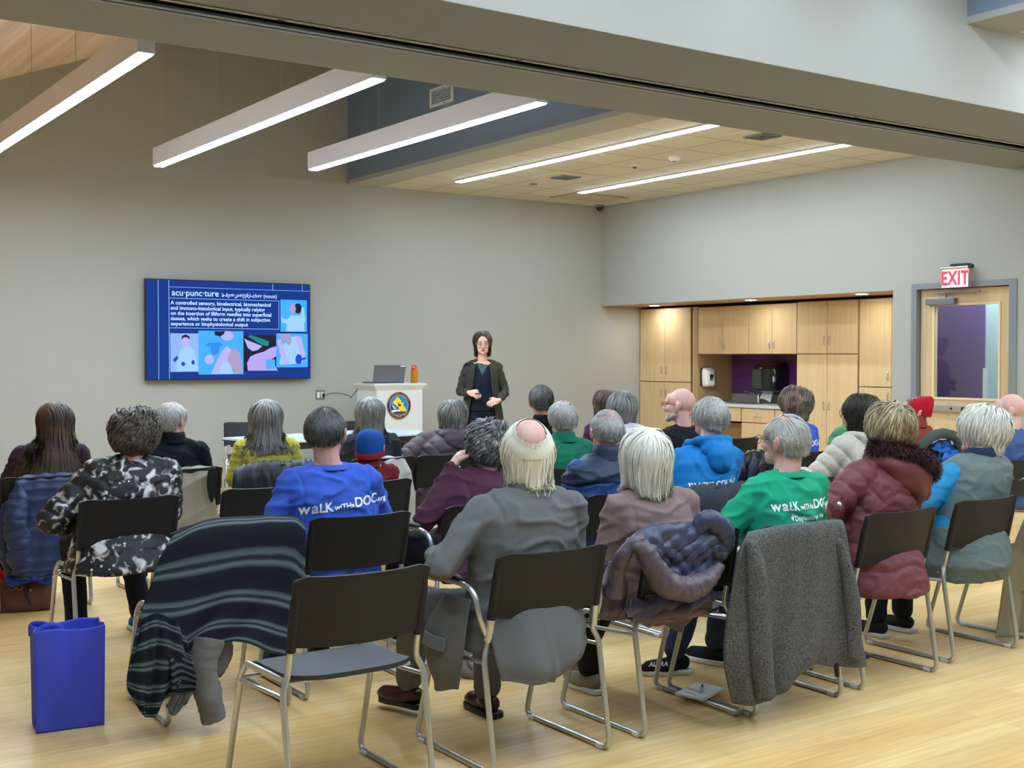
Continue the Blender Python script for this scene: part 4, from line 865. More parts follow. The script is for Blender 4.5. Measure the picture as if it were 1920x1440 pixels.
p = person('person with curly brown hair in black and white blotch-patterned jacket', 1.84, R3 - .03, 1.215, patterned(), kind='puffer_wide', amp=.006, sex='f', hd=(.10, .03), shoulders=1.16, girth=1.28, voxel=.0075, skirt=.05, bottom=.42, topname='jacket',
           legs=M_trouser, shoe=fabric('teal_shoe', '#1f5f78'), elbow_l=(-.33, .22, .68), hand_l=(-.14, .46, .62), feet=((-.16, .42, .07), (.20, .50, .07)), knees=((-.13, .58, .50), (.17, .60, .50)))
H_(p, m='ash', n=2400, L=.15, wid=.0048, thick=.036, curl=.016, curlf=110, tone=.6, seed=41, whorl=(0, -.2, .98), nape=-.75, drop=-.08, cut=-.165, steps=20, front=.2)

maroon = fabric('maroon_fleece', '#6f2029')
p = person('small person in maroon fleece and blue knitted hat with red brim', 3.22, R3 + .02, 1.07, maroon, hd=(.11, .03), child=.88, shoulders=1.0, girth=1.0, voxel=.007)
def beanie(p, m, m2, tall=.115, lean=(0, -.04, 0), name='knit_hat'):
    H, R, k = p['H'], p['R'], p['k']; b = MB(); n = 48; prof = [(1.06, -.035), (1.12, -.02), (1.14, .02), (1.12, .06), (1.0, .095), (.75, .12), (.4, .135), (.05, .14)]; vs = []
    for i, (r, z) in enumerate(prof):
        f = i / 7
        for j in range(n):
            a = 2 * PI * j / n; rr = r * (1 + .018 * math.cos(a * 24)) * (1 - .06 * (abs(math.sin(a * 3)) ** .3) * (f > .6)); vs.append(H + R @ (Vector((.086 * rr * math.cos(a), -.012 + .103 * rr * math.sin(a), z * tall / .115)) + Vector(lean) * f ** 2 + Vector((0, 0, -.02 * math.sin(a) * -1 * (f < .3)))) * k)
    fs = [(i * n + j, i * n + (j + 1) % n, (i + 1) * n + (j + 1) % n, (i + 1) * n + j) for i in range(7) for j in range(n)] + [tuple(7 * n + j for j in range(n))]
    o = b.add(vs, fs).build(name, m, p['root'], angle=80)
    if m2:
        b = MB(); vs = []
        for r, z in ((1.07, -.06), (1.14, -.058), (1.17, -.04), (1.16, -.025), (1.10, -.02)):
            for j in range(n): a = 2 * PI * j / n; vs.append(H + R @ Vector((.086 * r * math.cos(a), -.012 + .103 * r * math.sin(a), z + .02 * math.sin(a))) * k)
        b.add(vs, [(i * n + j, i * n + (j + 1) % n, (i + 1) * n + (j + 1) % n, (i + 1) * n + j) for i in range(4) for j in range(n)]); b.build('hat_brim', m2, o)
    return o
beanie(p, fabric('blue_knit', '#1d4a96', bs=160, bstr=.8), fabric('red_knit', '#8e1f30', bs=160, bstr=.8), .10, (0, -.02, 0)); collar(p, maroon, .04, .075)

p = person('white-haired man with glasses in emerald green jacket', 4.70, R3 + .02, 1.205, fabric('emerald_jacket', '#1c6e56'), sk=M_skinpink, hd=(.05, .04), hyaw=.1, shoulders=1.08, voxel=.0075)
H_(p, m='silver', n=1800, L=.055, wid=.0032, thick=.016, bald=BALD((.25, -.25, .93), .90, .3), tone=.35, seed=43, earclear=True, nape=-.66, grow=.003, whorl=(.25, -.3, .92)); glasses(p); collar(p, fabric('emerald_jacket', '#1c6e56'), .045, .08)
whiteh = fabric('white_hoodie', '#cfcfd2')
p = person('person with grey bobbed hair in white hooded sweatshirt', 5.26, R3, 1.255, whiteh, sex='f', hd=(-.02, .05), shoulders=1.05, girth=1.05, voxel=.0075)
H_(p, m='grey', n=1900, L=.15, wid=.0036, thick=.024, cut=-.085, inward=.6, tone=.35, seed=47, whorl=(0, -.3, .95), nape=-.72); hoodm(p, whiteh, .15, .13, .05)
p = person('bald man with grey beard and glasses in black sweater', 5.85, R3, 1.275, fabric('black_sweater', '#191a1e'), sk=M_skinpink, hd=(-.08, .05), hyaw=.80, shoulders=1.14, girth=1.08, voxel=.0065, twist=.2)
glasses(p, mat('red_rim', '#7a2f22', .3)); b = MB(); q = lambda x, y, z: p['H'] + p['R'] @ Vector((x, y, z))
for s_ in (-1, 1): b.cap(q(.050 * s_, .03, -.07), .018, q(.020 * s_, .082, -.095), .022)
b.cap(q(-.02, .085, -.10), .022, q(.02, .085, -.10), .022); b.cap(q(-.02, .103, -.050), .008, q(.02, .103, -.050), .008); me = remesh(b, .006, 2); co = coords(me); setco(me, co + normals(me) * (fnoise(co, 120, 2) * .003)[:, None]); me.materials.append(mat('beard_grey', '#b9b4ad', .8, bump=(300, .8, .003))); shade(me, 180); link('beard', me, p['root'])
p = person('person with streaked short brown-grey hair and blue lettered T-shirt', 7.0, R3 + .05, 1.252, blue, sk=M_skinpink, sex='f', hd=(-.02, .04), hyaw=.15, shoulders=.95, voxel=.0075, bottom=.46, twist=.2)
H_(p, m='streaked', n=2000, L=.13, wid=.0036, thick=.036, curl=.004, curlf=30, tone=.7, seed=53, whorl=(.1, -.2, .97), nape=-.72, drop=-.05, cut=-.115, inward=.5); glasses(p); print_on(p, '', 0, M_text, .83, -.02, mesh=walk_text(1.08))
greenp = nylon('sage_puffer', '#3f8058', .55)
p = person('person in sage green puffer jacket, head hidden behind the dark bob', 7.58, R3, 1.16, greenp, sk=M_skindeep, kind='puffer', sex='f', hd=(.12, .12), shoulders=1.2, girth=1.2, voxel=.008, topname='puffer_jacket', twist=.3)
H_(p, m='dark', n=900, L=.08, wid=.004, thick=.015, tone=.3, seed=59); hoodm(p, greenp, .14, .12, .04)
rust = fabric('rust_jacket', '#8c4137')
p = person('person in bright red ribbed knit hat and rust jacket', 8.30, R3 + .03, 1.165, rust, sk=M_skinpink, sex='f', hd=(.08, .03), hyaw=.55, shoulders=1.0, voxel=.0075, cap_neck=.06)
beanie(p, fabric('crimson_knit', '#b5152c', bs=160, bstr=.8), None, .115, (-.015, -.105, -.022)); collar(p, rust, .075, .085); glasses(p)
H_(p, m='grey', n=300, L=.05, wid=.003, thick=.006, seed=3, capr=False, cut=-.1)

# ---- fourth row
p = person('person with long straight brown hair in dark plum sweater, leftmost', 1.76, R4, 1.215, fabric('dark_plum', '#3a2730'), sex='f', hd=(.13, .04), shoulders=1.12, girth=1.05, voxel=.008)
H_(p, m='brown', n=2600, L=.42, wid=.0040, thick=.024, cut=-.36, inward=-.10, flare=.06, tone=.5, seed=61, whorl=(0, -.1, .99), part=0.0, drop=-.03, nape=-.6, steps=12, curl=.002, curlf=12)
dn = fabric('midnight_jacket', '#12161f')
p = person('man with white hair and pink crown in midnight jacket, before the beige vest', 2.62, R4, 1.205, dn, sk=M_skinpink, hd=(-.02, .04), hyaw=.0, shoulders=1.02, voxel=.008)
H_(p, m='silver', n=1700, L=.065, wid=.0036, thick=.016, bald=BALD((-.1, -.2, .97), .84, .15), tone=.3, seed=67, earclear=True, nape=-.7, whorl=(0, -.2, .97)); collar(p, dn, .05, .082)
p = person('person with grey shoulder-length hair in fuzzy yellow-green sweater', 3.23, R4, 1.20, fabric('chartreuse_knit', '#c0ba50', bs=140, bstr=1.0, var=(60, '#a39c3e', .4, .65)), sex='f', hd=(.02, .03), shoulders=1.08, girth=1.05, voxel=.008)
H_(p, m='grey', n=2500, L=.31, wid=.0040, thick=.030, cut=-.215, inward=-.05, flick=.12, tone=.45, seed=71, whorl=(0, -.1, .99), curl=.005, curlf=22, steps=12)
p = person('person with smooth grey chin-length bob in charcoal jacket', 4.03, R4, 1.20, fabric('charcoal_fleece', '#303338'), sex='f', hd=(.01, .04), shoulders=1.02, voxel=.008)
H_(p, m='grey', n=2300, L=.30, wid=.0040, thick=.028, cut=-.20, inward=.05, tone=.3, seed=73, whorl=(0, -.1, .99), steps=11)
mv = nylon('mauve_brown_down', '#483a40', .55)
p = person('person with wavy grey collar-length hair in mauve-brown down coat', 4.56, R4, 1.165, mv, kind='puffer', sex='f', hd=(.17, .04), shoulders=1.25, girth=1.28, voxel=.008, skirt=.05, bottom=.40, topname='down_coat', elbow_l=(-.36, .2, .70), hand_l=(-.16, .45, .62))
H_(p, m='grey', n=1900, L=.16, wid=.0038, thick=.030, cut=-.125, curl=.008, curlf=35, tone=.6, seed=79, whorl=(0, -.2, .98)); hoodm(p, mv, .15, .13, .03)
p = person('man with short dark grey hair in black jacket, front row', 5.55, R4, 1.262, fabric('black_fleece', '#141416'), sk=M_skindeep, hd=(-.02, .03), shoulders=1.0, voxel=.008)
H_(p, m='darkgrey', n=1700, L=.05, wid=.0034, thick=.014, tone=.5, seed=83, earclear=True, nape=-.68, grow=.003); collar(p, fabric('black_fleece', '#141416'), .045, .08)
p = person('brown-haired person in purple, mostly hidden behind the grey bob', 6.20, R4, 1.225, fabric('aubergine_top', '#4a1f45'), sex='f', hd=(-.03, .03), voxel=.0085)
H_(p, m='brown', n=1500, L=.26, wid=.004, thick=.02, cut=-.2, tone=.4, seed=89, steps=9, part=0.0)
# ================================================================== THE STANDING PRESENTER
def presenter():
    t = thing('person', 'standing presenter in dark olive cardigan over navy scrubs, facing the audience', 'person', (6.86, 10.5, 0), math.atan2(.547, -.837))
    k = 1.0; H = Vector((0, .03, 1.63)); R = Matrix.Rotation(-.12, 3, 'X') @ Matrix.Rotation(.06, 3, 'Z'); skin = mat('skin_fair', '#e0ac9a', .5, bump=(260, .1, .001))
    b = MB(); head_blobs(b, H, R, 'f', .97); b.cap((0, .0, 1.44), .052, H + R @ Vector((0, -.02, -.06)), .048)
    b.loft([(0, 0, .84, .12, .07), (0, 0, .98, .13, .085), (0, 0, 1.10, .12, .08), (0, 0, 1.25, .145, .10), (0, 0, 1.36, .155, .09), (0, 0, 1.43, .10, .065)])
    sh = {-1: Vector((-.150, 0, 1.375)), 1: Vector((.150, 0, 1.375))}; el = {-1: Vector((-.235, .0, 1.12)), 1: Vector((.235, -.01, 1.13))}
    hn = {-1: Vector((-.165, .21, 1.045)), 1: Vector((.135, .20, 1.125))}                      # -1: her left (picture right)
    for s in (-1, 1):
        b.cap((0, 0, 1.42), .04, sh[s], .045); b.cap(sh[s], .045, el[s], .034); b.cap(el[s], .034, hn[s], .024)
        hand(b, hn[s], Vector((-.75 * s, .45, -.22)), Vector((.15 * s, .75, .5)), -s, .95, .95)
        b.cap((.085 * s, 0, .85), .07, (.095 * s, .01, .5), .052); b.cap((.095 * s, .01, .5), .05, (.10 * s, -.01, .1), .035); b.cap((.10 * s, -.02, .05), .032, (.115 * s, .13, .035), .024)
    me = remesh(b, .0055, 2, .5); me.materials.append(skin); shade(me, 180); link('body', me, t)
    q = lambda x, y, z: H + R @ Vector((x, y, z)) * .97
    for s in (-1, 1):
        e = MB(); e.ell(q(.033 * s, .086, .0), (.013, .011, .009)); e.build('eye', mat('eye_white', '#d8d2cc', .3), t)
        e = MB(); e.ell(q(.033 * s, .0955, .0), (.006, .004, .006)); e.build('iris', mat('iris_dark', '#2b1d16', .2), t)
        e = MB(); e.cap(q(.016 * s, .106, .026), .0035, q(.046 * s, .094, .028), .0028); e.build('eyebrow', HM['dark'], t)
    l_ = MB(); l_.ell(q(0, .098, -.062), (.021, .008, .0055)); l_.ell(q(0, .097, -.074), (.018, .009, .006)); l_.build('lips', mat('lips', '#a8564f', .45), t)
    P = dict(H=H, R=R, k=.97, root=t); glasses(P, mat('thin_metal_rim', '#a08f84', .3, .5))
    hair('hair', t, H, R, HM['brown'], n=2200, L=.24, wid=.0032, thick=.020, cut=-.125, inward=.1, tone=.45, seed=97, whorl=(.12, .15, .97), part=.1, front=.70, temple=.02, steps=12, drop=-.03, comb=(0, -.55, 0))
    # scrub top and trousers
    nav = fabric('navy_scrubs', '#151d2c')
    b = MB(); b.loft([(0, .01, .93, .165, .125), (0, .01, 1.0, .16, .12), (0, .01, 1.10, .15, .108), (0, .01, 1.24, .158, .115), (0, .005, 1.34, .165, .105), (0, 0, 1.40, .145, .08), (0, 0, 1.425, .10, .07)])
    for s in (-1, 1): b.cap((.06 * s, 0, 1.395), .05, sh[s], .056); b.cap(sh[s], .056, sh[s] + (el[s] - sh[s]) * .5, .055)
    me = remesh(b, .009, 4); co = coords(me); no = normals(me); setco(me, co + no * (fnoise(co, (10, 10, 7), 1) * .008)[:, None]); me.materials.append(nav); shade(me, 180); top = link('scrub_top', me, t)
    bv = BVHTree.FromPolygons([v.co for v in me.vertices], [tuple(f.vertices) for f in me.polygons])
    vn = MB(); vs = []; rows = 9
    for i in range(rows):
        z = 1.425 - .125 * i / (rows - 1); hw = .062 * (1 - i / (rows - 1)) + .001
        for j in range(9): x = -hw + 2 * hw * j / 8; h = bv.ray_cast(Vector((x, .5, z)), Vector((0, -1, 0))); vs.append((h[0] + Vector((0, .004, 0))) if h[0] else Vector((x, .062, z)))
    vn.add(vs, [(i * 9 + j, i * 9 + j + 1, (i + 1) * 9 + j + 1, (i + 1) * 9 + j) for i in range(rows - 1) for j in range(8)]); vn.build('teal_undershirt', fabric('teal_undershirt', '#3f5d58'), t)
    b = MB(); b.ell((0, .0, .93), (.165, .12, .10))
    for s in (-1, 1): b.cap((.085 * s, 0, .88), .098, (.095 * s, .01, .5), .078); b.cap((.095 * s, .01, .5), .078, (.10 * s, -.01, .1), .070)
    me = remesh(b, .011, 4); co = coords(me); no = normals(me); setco(me, co + no * (fnoise(co, (12, 12, 5), 2) * .008)[:, None]); me.materials.append(nav); shade(me, 180); link('trousers', me, t)
    for s in (-1, 1):
        b = MB(); b.cap((.10 * s, -.04, .04), .038, (.12 * s, .13, .032), .034); me = remesh(b, .01, 3); co = coords(me); co[:, 2] = np.maximum(co[:, 2], .002); setco(me, co); me.materials.append(M_shoe); shade(me, 60); link('shoe', me, t)
    # cardigan: open sheet from one front edge round the back to the other, and sleeves
    ol = fabric('olive_cardigan', '#3a382f'); rows_ = []
    for z, hw, hd, op in ((1.415, .115, .085, .60), (1.39, .150, .10, .50), (1.32, .178, .132, .48), (1.2, .178, .14, .56), (1.05, .188, .15, .66), (.92, .205, .16, .74), (.80, .215, .165, .80)):
        rows_.append([(hw * math.sin(a), hd * math.cos(a) + .0, z - (.0 if abs(a) < 2 else 0)) for a in np.linspace(op, 2 * PI - op, 13)])
    cloth('cardigan', rows_, ol, t, 80, 60, .008, fold=lambda U, V: .010 * np.sin(U * 34 + V * 3) * V ** 1.3)
    for s in (-1, 1):
        b = MB(); b.cap((.052 * s, -.022, 1.435), .036, (.10 * s, -.005, 1.41), .052); b.cap((.09 * s, 0, 1.385), .052, sh[s], .058); b.cap(sh[s], .060, el[s], .050); b.cap(el[s], .050, el[s] + (hn[s] - el[s]) * .9, .038)
        me = remesh(b, .009, 5); co = coords(me); no = normals(me); setco(me, co + no * (fnoise(co, (12, 12, 20), 7) * .012)[:, None]); me.materials.append(ol); shade(me, 180); link('sleeve', me, t)
    r = MB(); r.tube([hn[1] + Vector((-.06, .075, -.01)), hn[1] + Vector((-.115, .10, -.01))], .008, 8); o = r.build('clicker', M_dark); o.matrix_world = t.matrix_basis.copy() if False else Matrix.Translation(t.location) @ Matrix.Rotation(t.rotation_euler.z, 4, 'Z'); tag(o, 'small black slide clicker in the presenter\'s hand', 'remote')
    return t
presenter()
# ================================================================== WALL SCREEN WITH ITS SLIDE
def em(name, col, k=.55):
    return mat(name, (0.01, 0.01, 0.01), .5, spec=.03, emit=(srgb(col), k))
SX0, SX1, SZ0, SZ1, SY = 4.178, 6.133, 1.229, 2.343, 13.10
tv = thing('wall_screen', 'large flat screen on the back wall showing a blue acupuncture slide', 'television', ((SX0 + SX1) / 2, SY, (SZ0 + SZ1) / 2))
SW, SH = SX1 - SX0, SZ1 - SZ0
MB().box(-SW / 2, SW / 2, -.002, .04, -SH / 2, SH / 2).build('frame', M_dark, tv, smooth=False, bevel=.003)
MB().box(-.5, .5, .04, .088, -.25, .25).build('wall_mount', M_dark, tv, smooth=False)
sw, sh_ = SW - .018, SH - .022
scr = MB().add([(-sw / 2, -.004, -sh_ / 2), (sw / 2, -.004, -sh_ / 2), (sw / 2, -.004, sh_ / 2), (-sw / 2, -.004, sh_ / 2)], [(0, 1, 2, 3)]).build('screen', em('slide_blue', '#083080'), tv, smooth=False)
def sp(u, v, d=0): return ((u - .5) * sw, -.0052 - d, (.5 - v) * sh_)
def poly(name, pts, m, d, parent=scr): return MB().add([sp(u, v, d) for u, v in pts], [tuple(range(len(pts)))][::1]).build(name, m, parent, smooth=False)
def rect(name, u0, v0, u1, v1, m, d, parent=scr): return poly(name, [(u0, v1), (u1, v1), (u1, v0), (u0, v0)], m, d, parent)
L_ = em('slide_line', '#8fb4f0'); T_ = em('slide_text', '#b9d2ff', .6); ln = MB()
def seg(u0, v0, u1, v1): ln.add([sp(u0, v1), sp(u1, v1), sp(u1, v0), sp(u0, v0)], [(0, 1, 2, 3)])
seg(.067, 0, .070, 1); seg(.128, 0, .131, 1); seg(.131, .066, 1, .070); seg(.758, 0, .761, .066); seg(.949, 0, .952, .066)
seg(.131, .178, .80, .183); seg(.131, .478, .80, .483); seg(.797, .178, .80, .483)
ln.build('slide_lines', L_, scr, smooth=False)
tx = lambda n, s_, size, u, v, **k: text(n, s_, size, T_, scr, sp(u, v, .0006), (PI / 2, 0, 0), align='LEFT', **k)
tx('slide_title', 'acu·punc·ture', .098, .145, .152, bold=.001); tx('slide_title', "'a-kyə-ˌpəŋ(k)-chər", .062, .435, .152, shear=.3, bold=.0006); tx('slide_title', '(noun)', .062, .700, .152, bold=.0006)
for i, s_ in enumerate(('A controlled sensory, bioelectrical, biomechanical', 'and immuno-histological input, typically relying', 'on the insertion of filiform needles into superficial', 'tissues, which seeks to create a shift in subjective', 'experience or biophysiological output')):
    tx('slide_text', s_, .0585, .139, .243 + i * .053, bold=.0011)
def blob(cu, cv, ru, rv, n=18, a0=0): return [(cu + ru * math.cos(2 * PI * i / n), cv - rv * math.sin(2 * PI * i / n)) for i in range(n)]
c_sky, c_pale, c_skin, c_skin2, c_dark, c_teal, c_blue = em('pic_sky', '#3f9ff2'), em('pic_pale', '#93bdf6'), em('pic_skin', '#a6a4dc'), em('pic_skin_shade', '#9b8fb5'), em('pic_dark', '#1c1430'), em('pic_teal', '#137d7a'), em('pic_royal', '#1440c8')
pc = rect('slide_picture', .135, .535, .302, .925, em('pic_lilac', '#86a6f2'), .001)
poly('figure', [(.17, .92), (.175, .80), (.19, .72), (.215, .67), (.24, .66), (.27, .70), (.285, .78), (.295, .86), (.30, .92)], c_pale, .0014, pc); poly('head', blob(.225, .61, .026, .055), c_skin, .0018, pc); poly('hair', [(.20, .60), (.205, .56), (.225, .545), (.248, .565), (.25, .60), (.235, .575), (.215, .575)], c_dark, .0021, pc)
poly('weight', [(.15, .80), (.175, .76), (.182, .79), (.16, .83)], c_royal if False else c_blue, .0021, pc); poly('weight', blob(.21, .845, .012, .022), c_blue, .0021, pc); poly('weight', blob(.268, .83, .010, .024), c_blue, .0021, pc)
pc = rect('slide_picture', .300, .505, .573, .955, c_sky, .0022)
poly('figure', [(.375, .95), (.40, .85), (.43, .74), (.47, .66), (.50, .70), (.485, .80), (.50, .88), (.51, .95)], c_skin, .0026, pc); poly('arm', [(.47, .82), (.49, .72), (.52, .68), (.545, .72), (.56, .82), (.565, .95), (.515, .95), (.50, .86)], c_skin2, .0029, pc)
poly('shirt', [(.42, .95), (.44, .86), (.47, .80), (.49, .87), (.51, .95)], c_pale, .0031, pc); poly('head', blob(.475, .555, .04, .05), c_skin, .0026, pc); poly('hair', [(.395, .51), (.40, .55), (.43, .565), (.455, .535), (.46, .51)], c_dark, .0030, pc)
poly('tool', [(.34, .66), (.36, .63), (.43, .625), (.45, .65), (.43, .67), (.42, .73), (.39, .76), (.375, .72), (.37, .67)], em('pic_toolblue', '#2a7fd8'), .0032, pc); poly('hand', blob(.365, .80, .028, .05), c_skin, .0033, pc)
pc = rect('slide_picture', .575, .545, .785, .925, c_dark, .0018)
poly('leg', [(.60, .92), (.595, .84), (.615, .77), (.655, .74), (.70, .72), (.74, .68), (.785, .66), (.785, .76), (.75, .80), (.79, .92)], em('pic_leg', '#a797dd'), .0022, pc); poly('hand', [(.578, .58), (.60, .60), (.66, .64), (.69, .66), (.665, .70), (.63, .715), (.60, .68)], c_skin, .0025, pc); poly('roller', [(.60, .56), (.62, .545), (.735, .61), (.728, .66), (.69, .65)], c_teal, .0028, pc)
rect('caption', .712, .80, .772, .905, em('pic_caption', '#4aa0e6'), .0028, pc)
pc = rect('slide_picture', .780, .525, .985, .885, c_sky, .0030)
poly('shirt', [(.80, .86), (.82, .66), (.86, .56), (.92, .56), (.95, .68), (.95, .84)], c_pale, .0034, pc); poly('arm', [(.785, .60), (.81, .58), (.835, .72), (.86, .82), (.845, .86), (.82, .82), (.80, .72)], c_skin, .0036, pc); poly('arm', [(.90, .54), (.94, .56), (.965, .72), (.975, .82), (.95, .79), (.925, .68)], c_skin, .0036, pc)
poly('head', [(.795, .53), (.87, .53), (.88, .60), (.865, .655), (.835, .62)], c_skin2, .0036, pc); poly('strap', blob(.925, .80, .022, .055), c_blue, .0038, pc); poly('strap', [(.94, .79), (.975, .775), (.972, .80), (.94, .81)], c_blue, .0039, pc)
pc = rect('slide_picture', .808, .165, .980, .505, em('pic_cyan', '#3aa2ee'), .0016)
poly('shirt', [(.845, .50), (.85, .38), (.875, .33), (.93, .33), (.96, .37), (.965, .50)], c_pale, .002, pc); poly('arm', [(.81, .36), (.85, .37), (.86, .42), (.82, .41)], c_pale, .002, pc); poly('arm', [(.935, .36), (.945, .24), (.96, .24), (.972, .38), (.955, .43)], c_pale, .0021, pc)
poly('hair', blob(.922, .255, .026, .055), c_dark, .0021, pc); poly('head', blob(.886, .26, .022, .05), c_skin2, .0023, pc)
# ------------------------------------------------------------------ wall outlet and cord
o = thing('wall_outlet', 'steel wall plate with switch and socket right of the screen', 'wall outlet', (6.298, BW, 1.033))
MB().box(-.058, .058, -.007, 0, -.058, .058).build('cover_plate', mat('plate_steel', '#8b8982', .4, .5), o, smooth=False, bevel=.002)
MB().box(-.040, -.010, -.010, -.006, -.034, .034).build('switch', M_white, o, smooth=False); MB().box(.008, .040, -.010, -.006, -.034, .034).build('socket', M_white, o, smooth=False); MB().box(.022, .046, -.03, -.009, -.032, .018).build('plug', M_dark, o, smooth=False, bevel=.004)
cp = [(6.335, 13.165, 1.015), (6.42, 13.10, 1.05), (6.58, 12.95, 1.03), (6.68, 12.8, .985), (6.72, 12.7, 1.0), (6.72, 12.6, 1.08), (6.66, 12.5, 1.14), (6.62, 12.46, 1.165), (6.60, 12.44, 1.20)]
tag(MB().tube(spath([at(609, 741, 13.16), at(628, 737, 13.1), at(655, 742, 12.95), at(657, 746, 12.8), at(668, 733, 12.7), at(675, 724, 12.6), at(697, 719, 12.47)], 40), .0042, 8).build('power_cord', M_dark), 'dark cord looping from the wall outlet to the lectern top', 'cord')
# ------------------------------------------------------------------ lectern, laptop, bottle
M_lam = mat('lectern_white', '#d8d8d4', .45)
le = thing('lectern', 'white box lectern with round township seal on its front', 'lectern', (6.835, 12.45, 0))
MB().box(-.30, .30, -.245, .245, .0, 1.10).build('body', M_lam, le, smooth=False, bevel=.004)
b = MB(); b.box(-.345, .345, -.27, .27, 1.155, 1.18); b.add([(-.30, -.24, 1.10), (.30, -.24, 1.10), (.30, .24, 1.10), (-.30, .24, 1.10), (-.34, -.265, 1.155), (.34, -.265, 1.155), (.34, .265, 1.155), (-.34, .265, 1.155)], [(0, 1, 5, 4), (1, 2, 6, 5), (2, 3, 7, 6), (3, 0, 4, 7)]); b.build('top', M_lam, le, smooth=False, bevel=.003)
RX = Matrix.Rotation(PI / 2, 3, 'X')
se = MB(); se.lathe([(.158, 0), (.158, .004), (0, .004)], n=64, M=RX); se = se.build('seal', mat('seal_navy', '#1e2245', .5), le); se.location = (-.015, -.247, .925)
def sdisc(name, r0, r1, d, m):
    b = MB(); n = 64; vs = [(r * math.cos(2 * PI * i / n), -.0045 - d, r * math.sin(2 * PI * i / n)) for r in (r0, r1) for i in range(n)]
    return b.add(vs, [(i, (i + 1) % n, n + (i + 1) % n, n + i) for i in range(n)]).build(name, m, se, smooth=False)
gold = mat('seal_gold', '#b5782f', .5); sdisc('seal_rim', .150, .158, .0004, gold); sdisc('seal_inner_rim', .118, .124, .0004, mat('seal_pale', '#9db4d6', .5))
def spoly(name, pts, m, d): return MB().add([(x * .124, -.005 - d, z * .124) for x, z in pts], [tuple(range(len(pts)))]).build(name, m, se, smooth=False)
spoly('sky_field', [(.95 * math.cos(a), .95 * math.sin(a)) for a in np.linspace(0, 2 * PI, 49)[:-1]], mat('seal_blue', '#2d7cc4', .5), .0004)
brn = mat('seal_brown', '#5a3322', .5); wht = mat('seal_white', '#e8e6e0', .5); yel = mat('seal_yellow', '#f0d21c', .5)
spoly('water', [(-.82, -.45), (-.3, -.40), (.3, -.50), (.75, -.55), (.45, -.82), (0, -.94), (-.45, -.82)], mat('seal_steel', '#5c6078', .5), .0008)
spoly('county_map', [(-.70, .28), (-.18, .82), (.02, .72), (.12, .55), (.30, .42), (.28, .30), (.52, .22), (.42, .02), (.60, -.12), (.80, -.42), (.52, -.66), (.30, -.62), (.02, -.38), (.05, -.20), (-.38, .08)], yel, .0012)
spoly('township_mark', [(-.08, .30), (.0, .32), (.02, .10), (.18, .12), (.25, -.02), (.02, -.08), (-.12, .0)], brn, .0016); spoly('township_mark', [(.22, .40), (.30, .44), (.33, .34), (.26, .30)], brn, .0016)
spoly('house', [(-.86, -.40), (-.88, -.05), (-.72, .12), (-.60, -.12), (-.52, -.36)], brn, .0014); spoly('snowy_roof', [(-.76, .08), (-.60, -.02), (-.34, -.30), (-.48, -.32), (-.66, -.12)], wht, .0018)
spoly('rower', [(-.80, -.42), (-.50, -.40), (.10, -.36), (.20, -.56), (-.30, -.58), (-.70, -.66)], wht, .0016); spoly('boat', [(-.78, -.64), (-.20, -.52), (.40, -.54), (.72, -.58), (.40, -.74), (-.40, -.76)], brn, .0020)
def ringtext(s_, a0, a1, r, flip):
    k = len(s_)
    for i, ch in enumerate(s_):
        if ch == ' ': continue
        a = a0 + (a1 - a0) * i / (k - 1); me = text_mesh(ch, .030, bold=.0006); me.materials.clear(); me.materials.append(gold); o = link('seal_letter', me, se)
        o.location = (r * math.cos(a), -.0062, r * math.sin(a)); o.rotation_euler = (PI / 2, (PI / 2 - a) if not flip else (-PI / 2 - a), 0)
ringtext('DOYLESTOWN TOWNSHIP', 2.75, .40, .127, False); ringtext('BUCKS COUNTY PENNA', 3.75, 5.7, .146, True)
lp = thing('laptop', 'open grey laptop on the lectern, its back to the room', 'laptop', (6.77, 12.38, 1.18))
MB().box(-.205, .205, -.02, .24, 0, .016).build('base', mat('laptop_grey', '#5b5f69', .4, .3), lp, smooth=False, bevel=.003)
b = MB(); b.obox((0, -.045, .113), (.41, .010, .20), Matrix.Rotation(.22, 3, 'X')); lid = b.build('lid', mat('laptop_lid', '#686c75', .42, .3), lp, smooth=False, bevel=.002)
b = MB(); b.obox((.165, -.0735, .198), (.062, .0015, .014), Matrix.Rotation(.22, 3, 'X')); b.build('sticker', M_white, lid, smooth=False)
b = MB(); b.tube([Vector((.018 * math.cos(a), -.052 + .018 * math.sin(a) * -math.sin(.22) , .112 + .018 * math.sin(a) * math.cos(.22))) for a in np.linspace(0, 2 * PI, 24)], .0012, 6, cap=False); b.build('lid_emblem', M_steelgrey, lid)
bt = thing('water_bottle', 'orange translucent water bottle with red flip lid on the lectern', 'bottle', (7.14, 12.40, 1.18))
MB().lathe([(.034, 0), (.042, .006), (.042, .13), (.040, .142), (.034, .152)], n=28).build('body', mat('bottle_orange', '#e38a12', .2, trans=.35), bt)
MB().lathe([(.036, .150), (.036, .175), (.030, .180), (0, .182)], n=24).build('cap', mat('cap_red', '#d8452c', .4), bt)
b = MB(); b.tube(round_path([(-.028, 0, .176), (-.026, 0, .205), (-.006, 0, .208), (.024, 0, .190), (.030, 0, .178)], .01), .008, 8); b.build('carry_loop', mat('cap_red', '#d8452c', .4), bt)
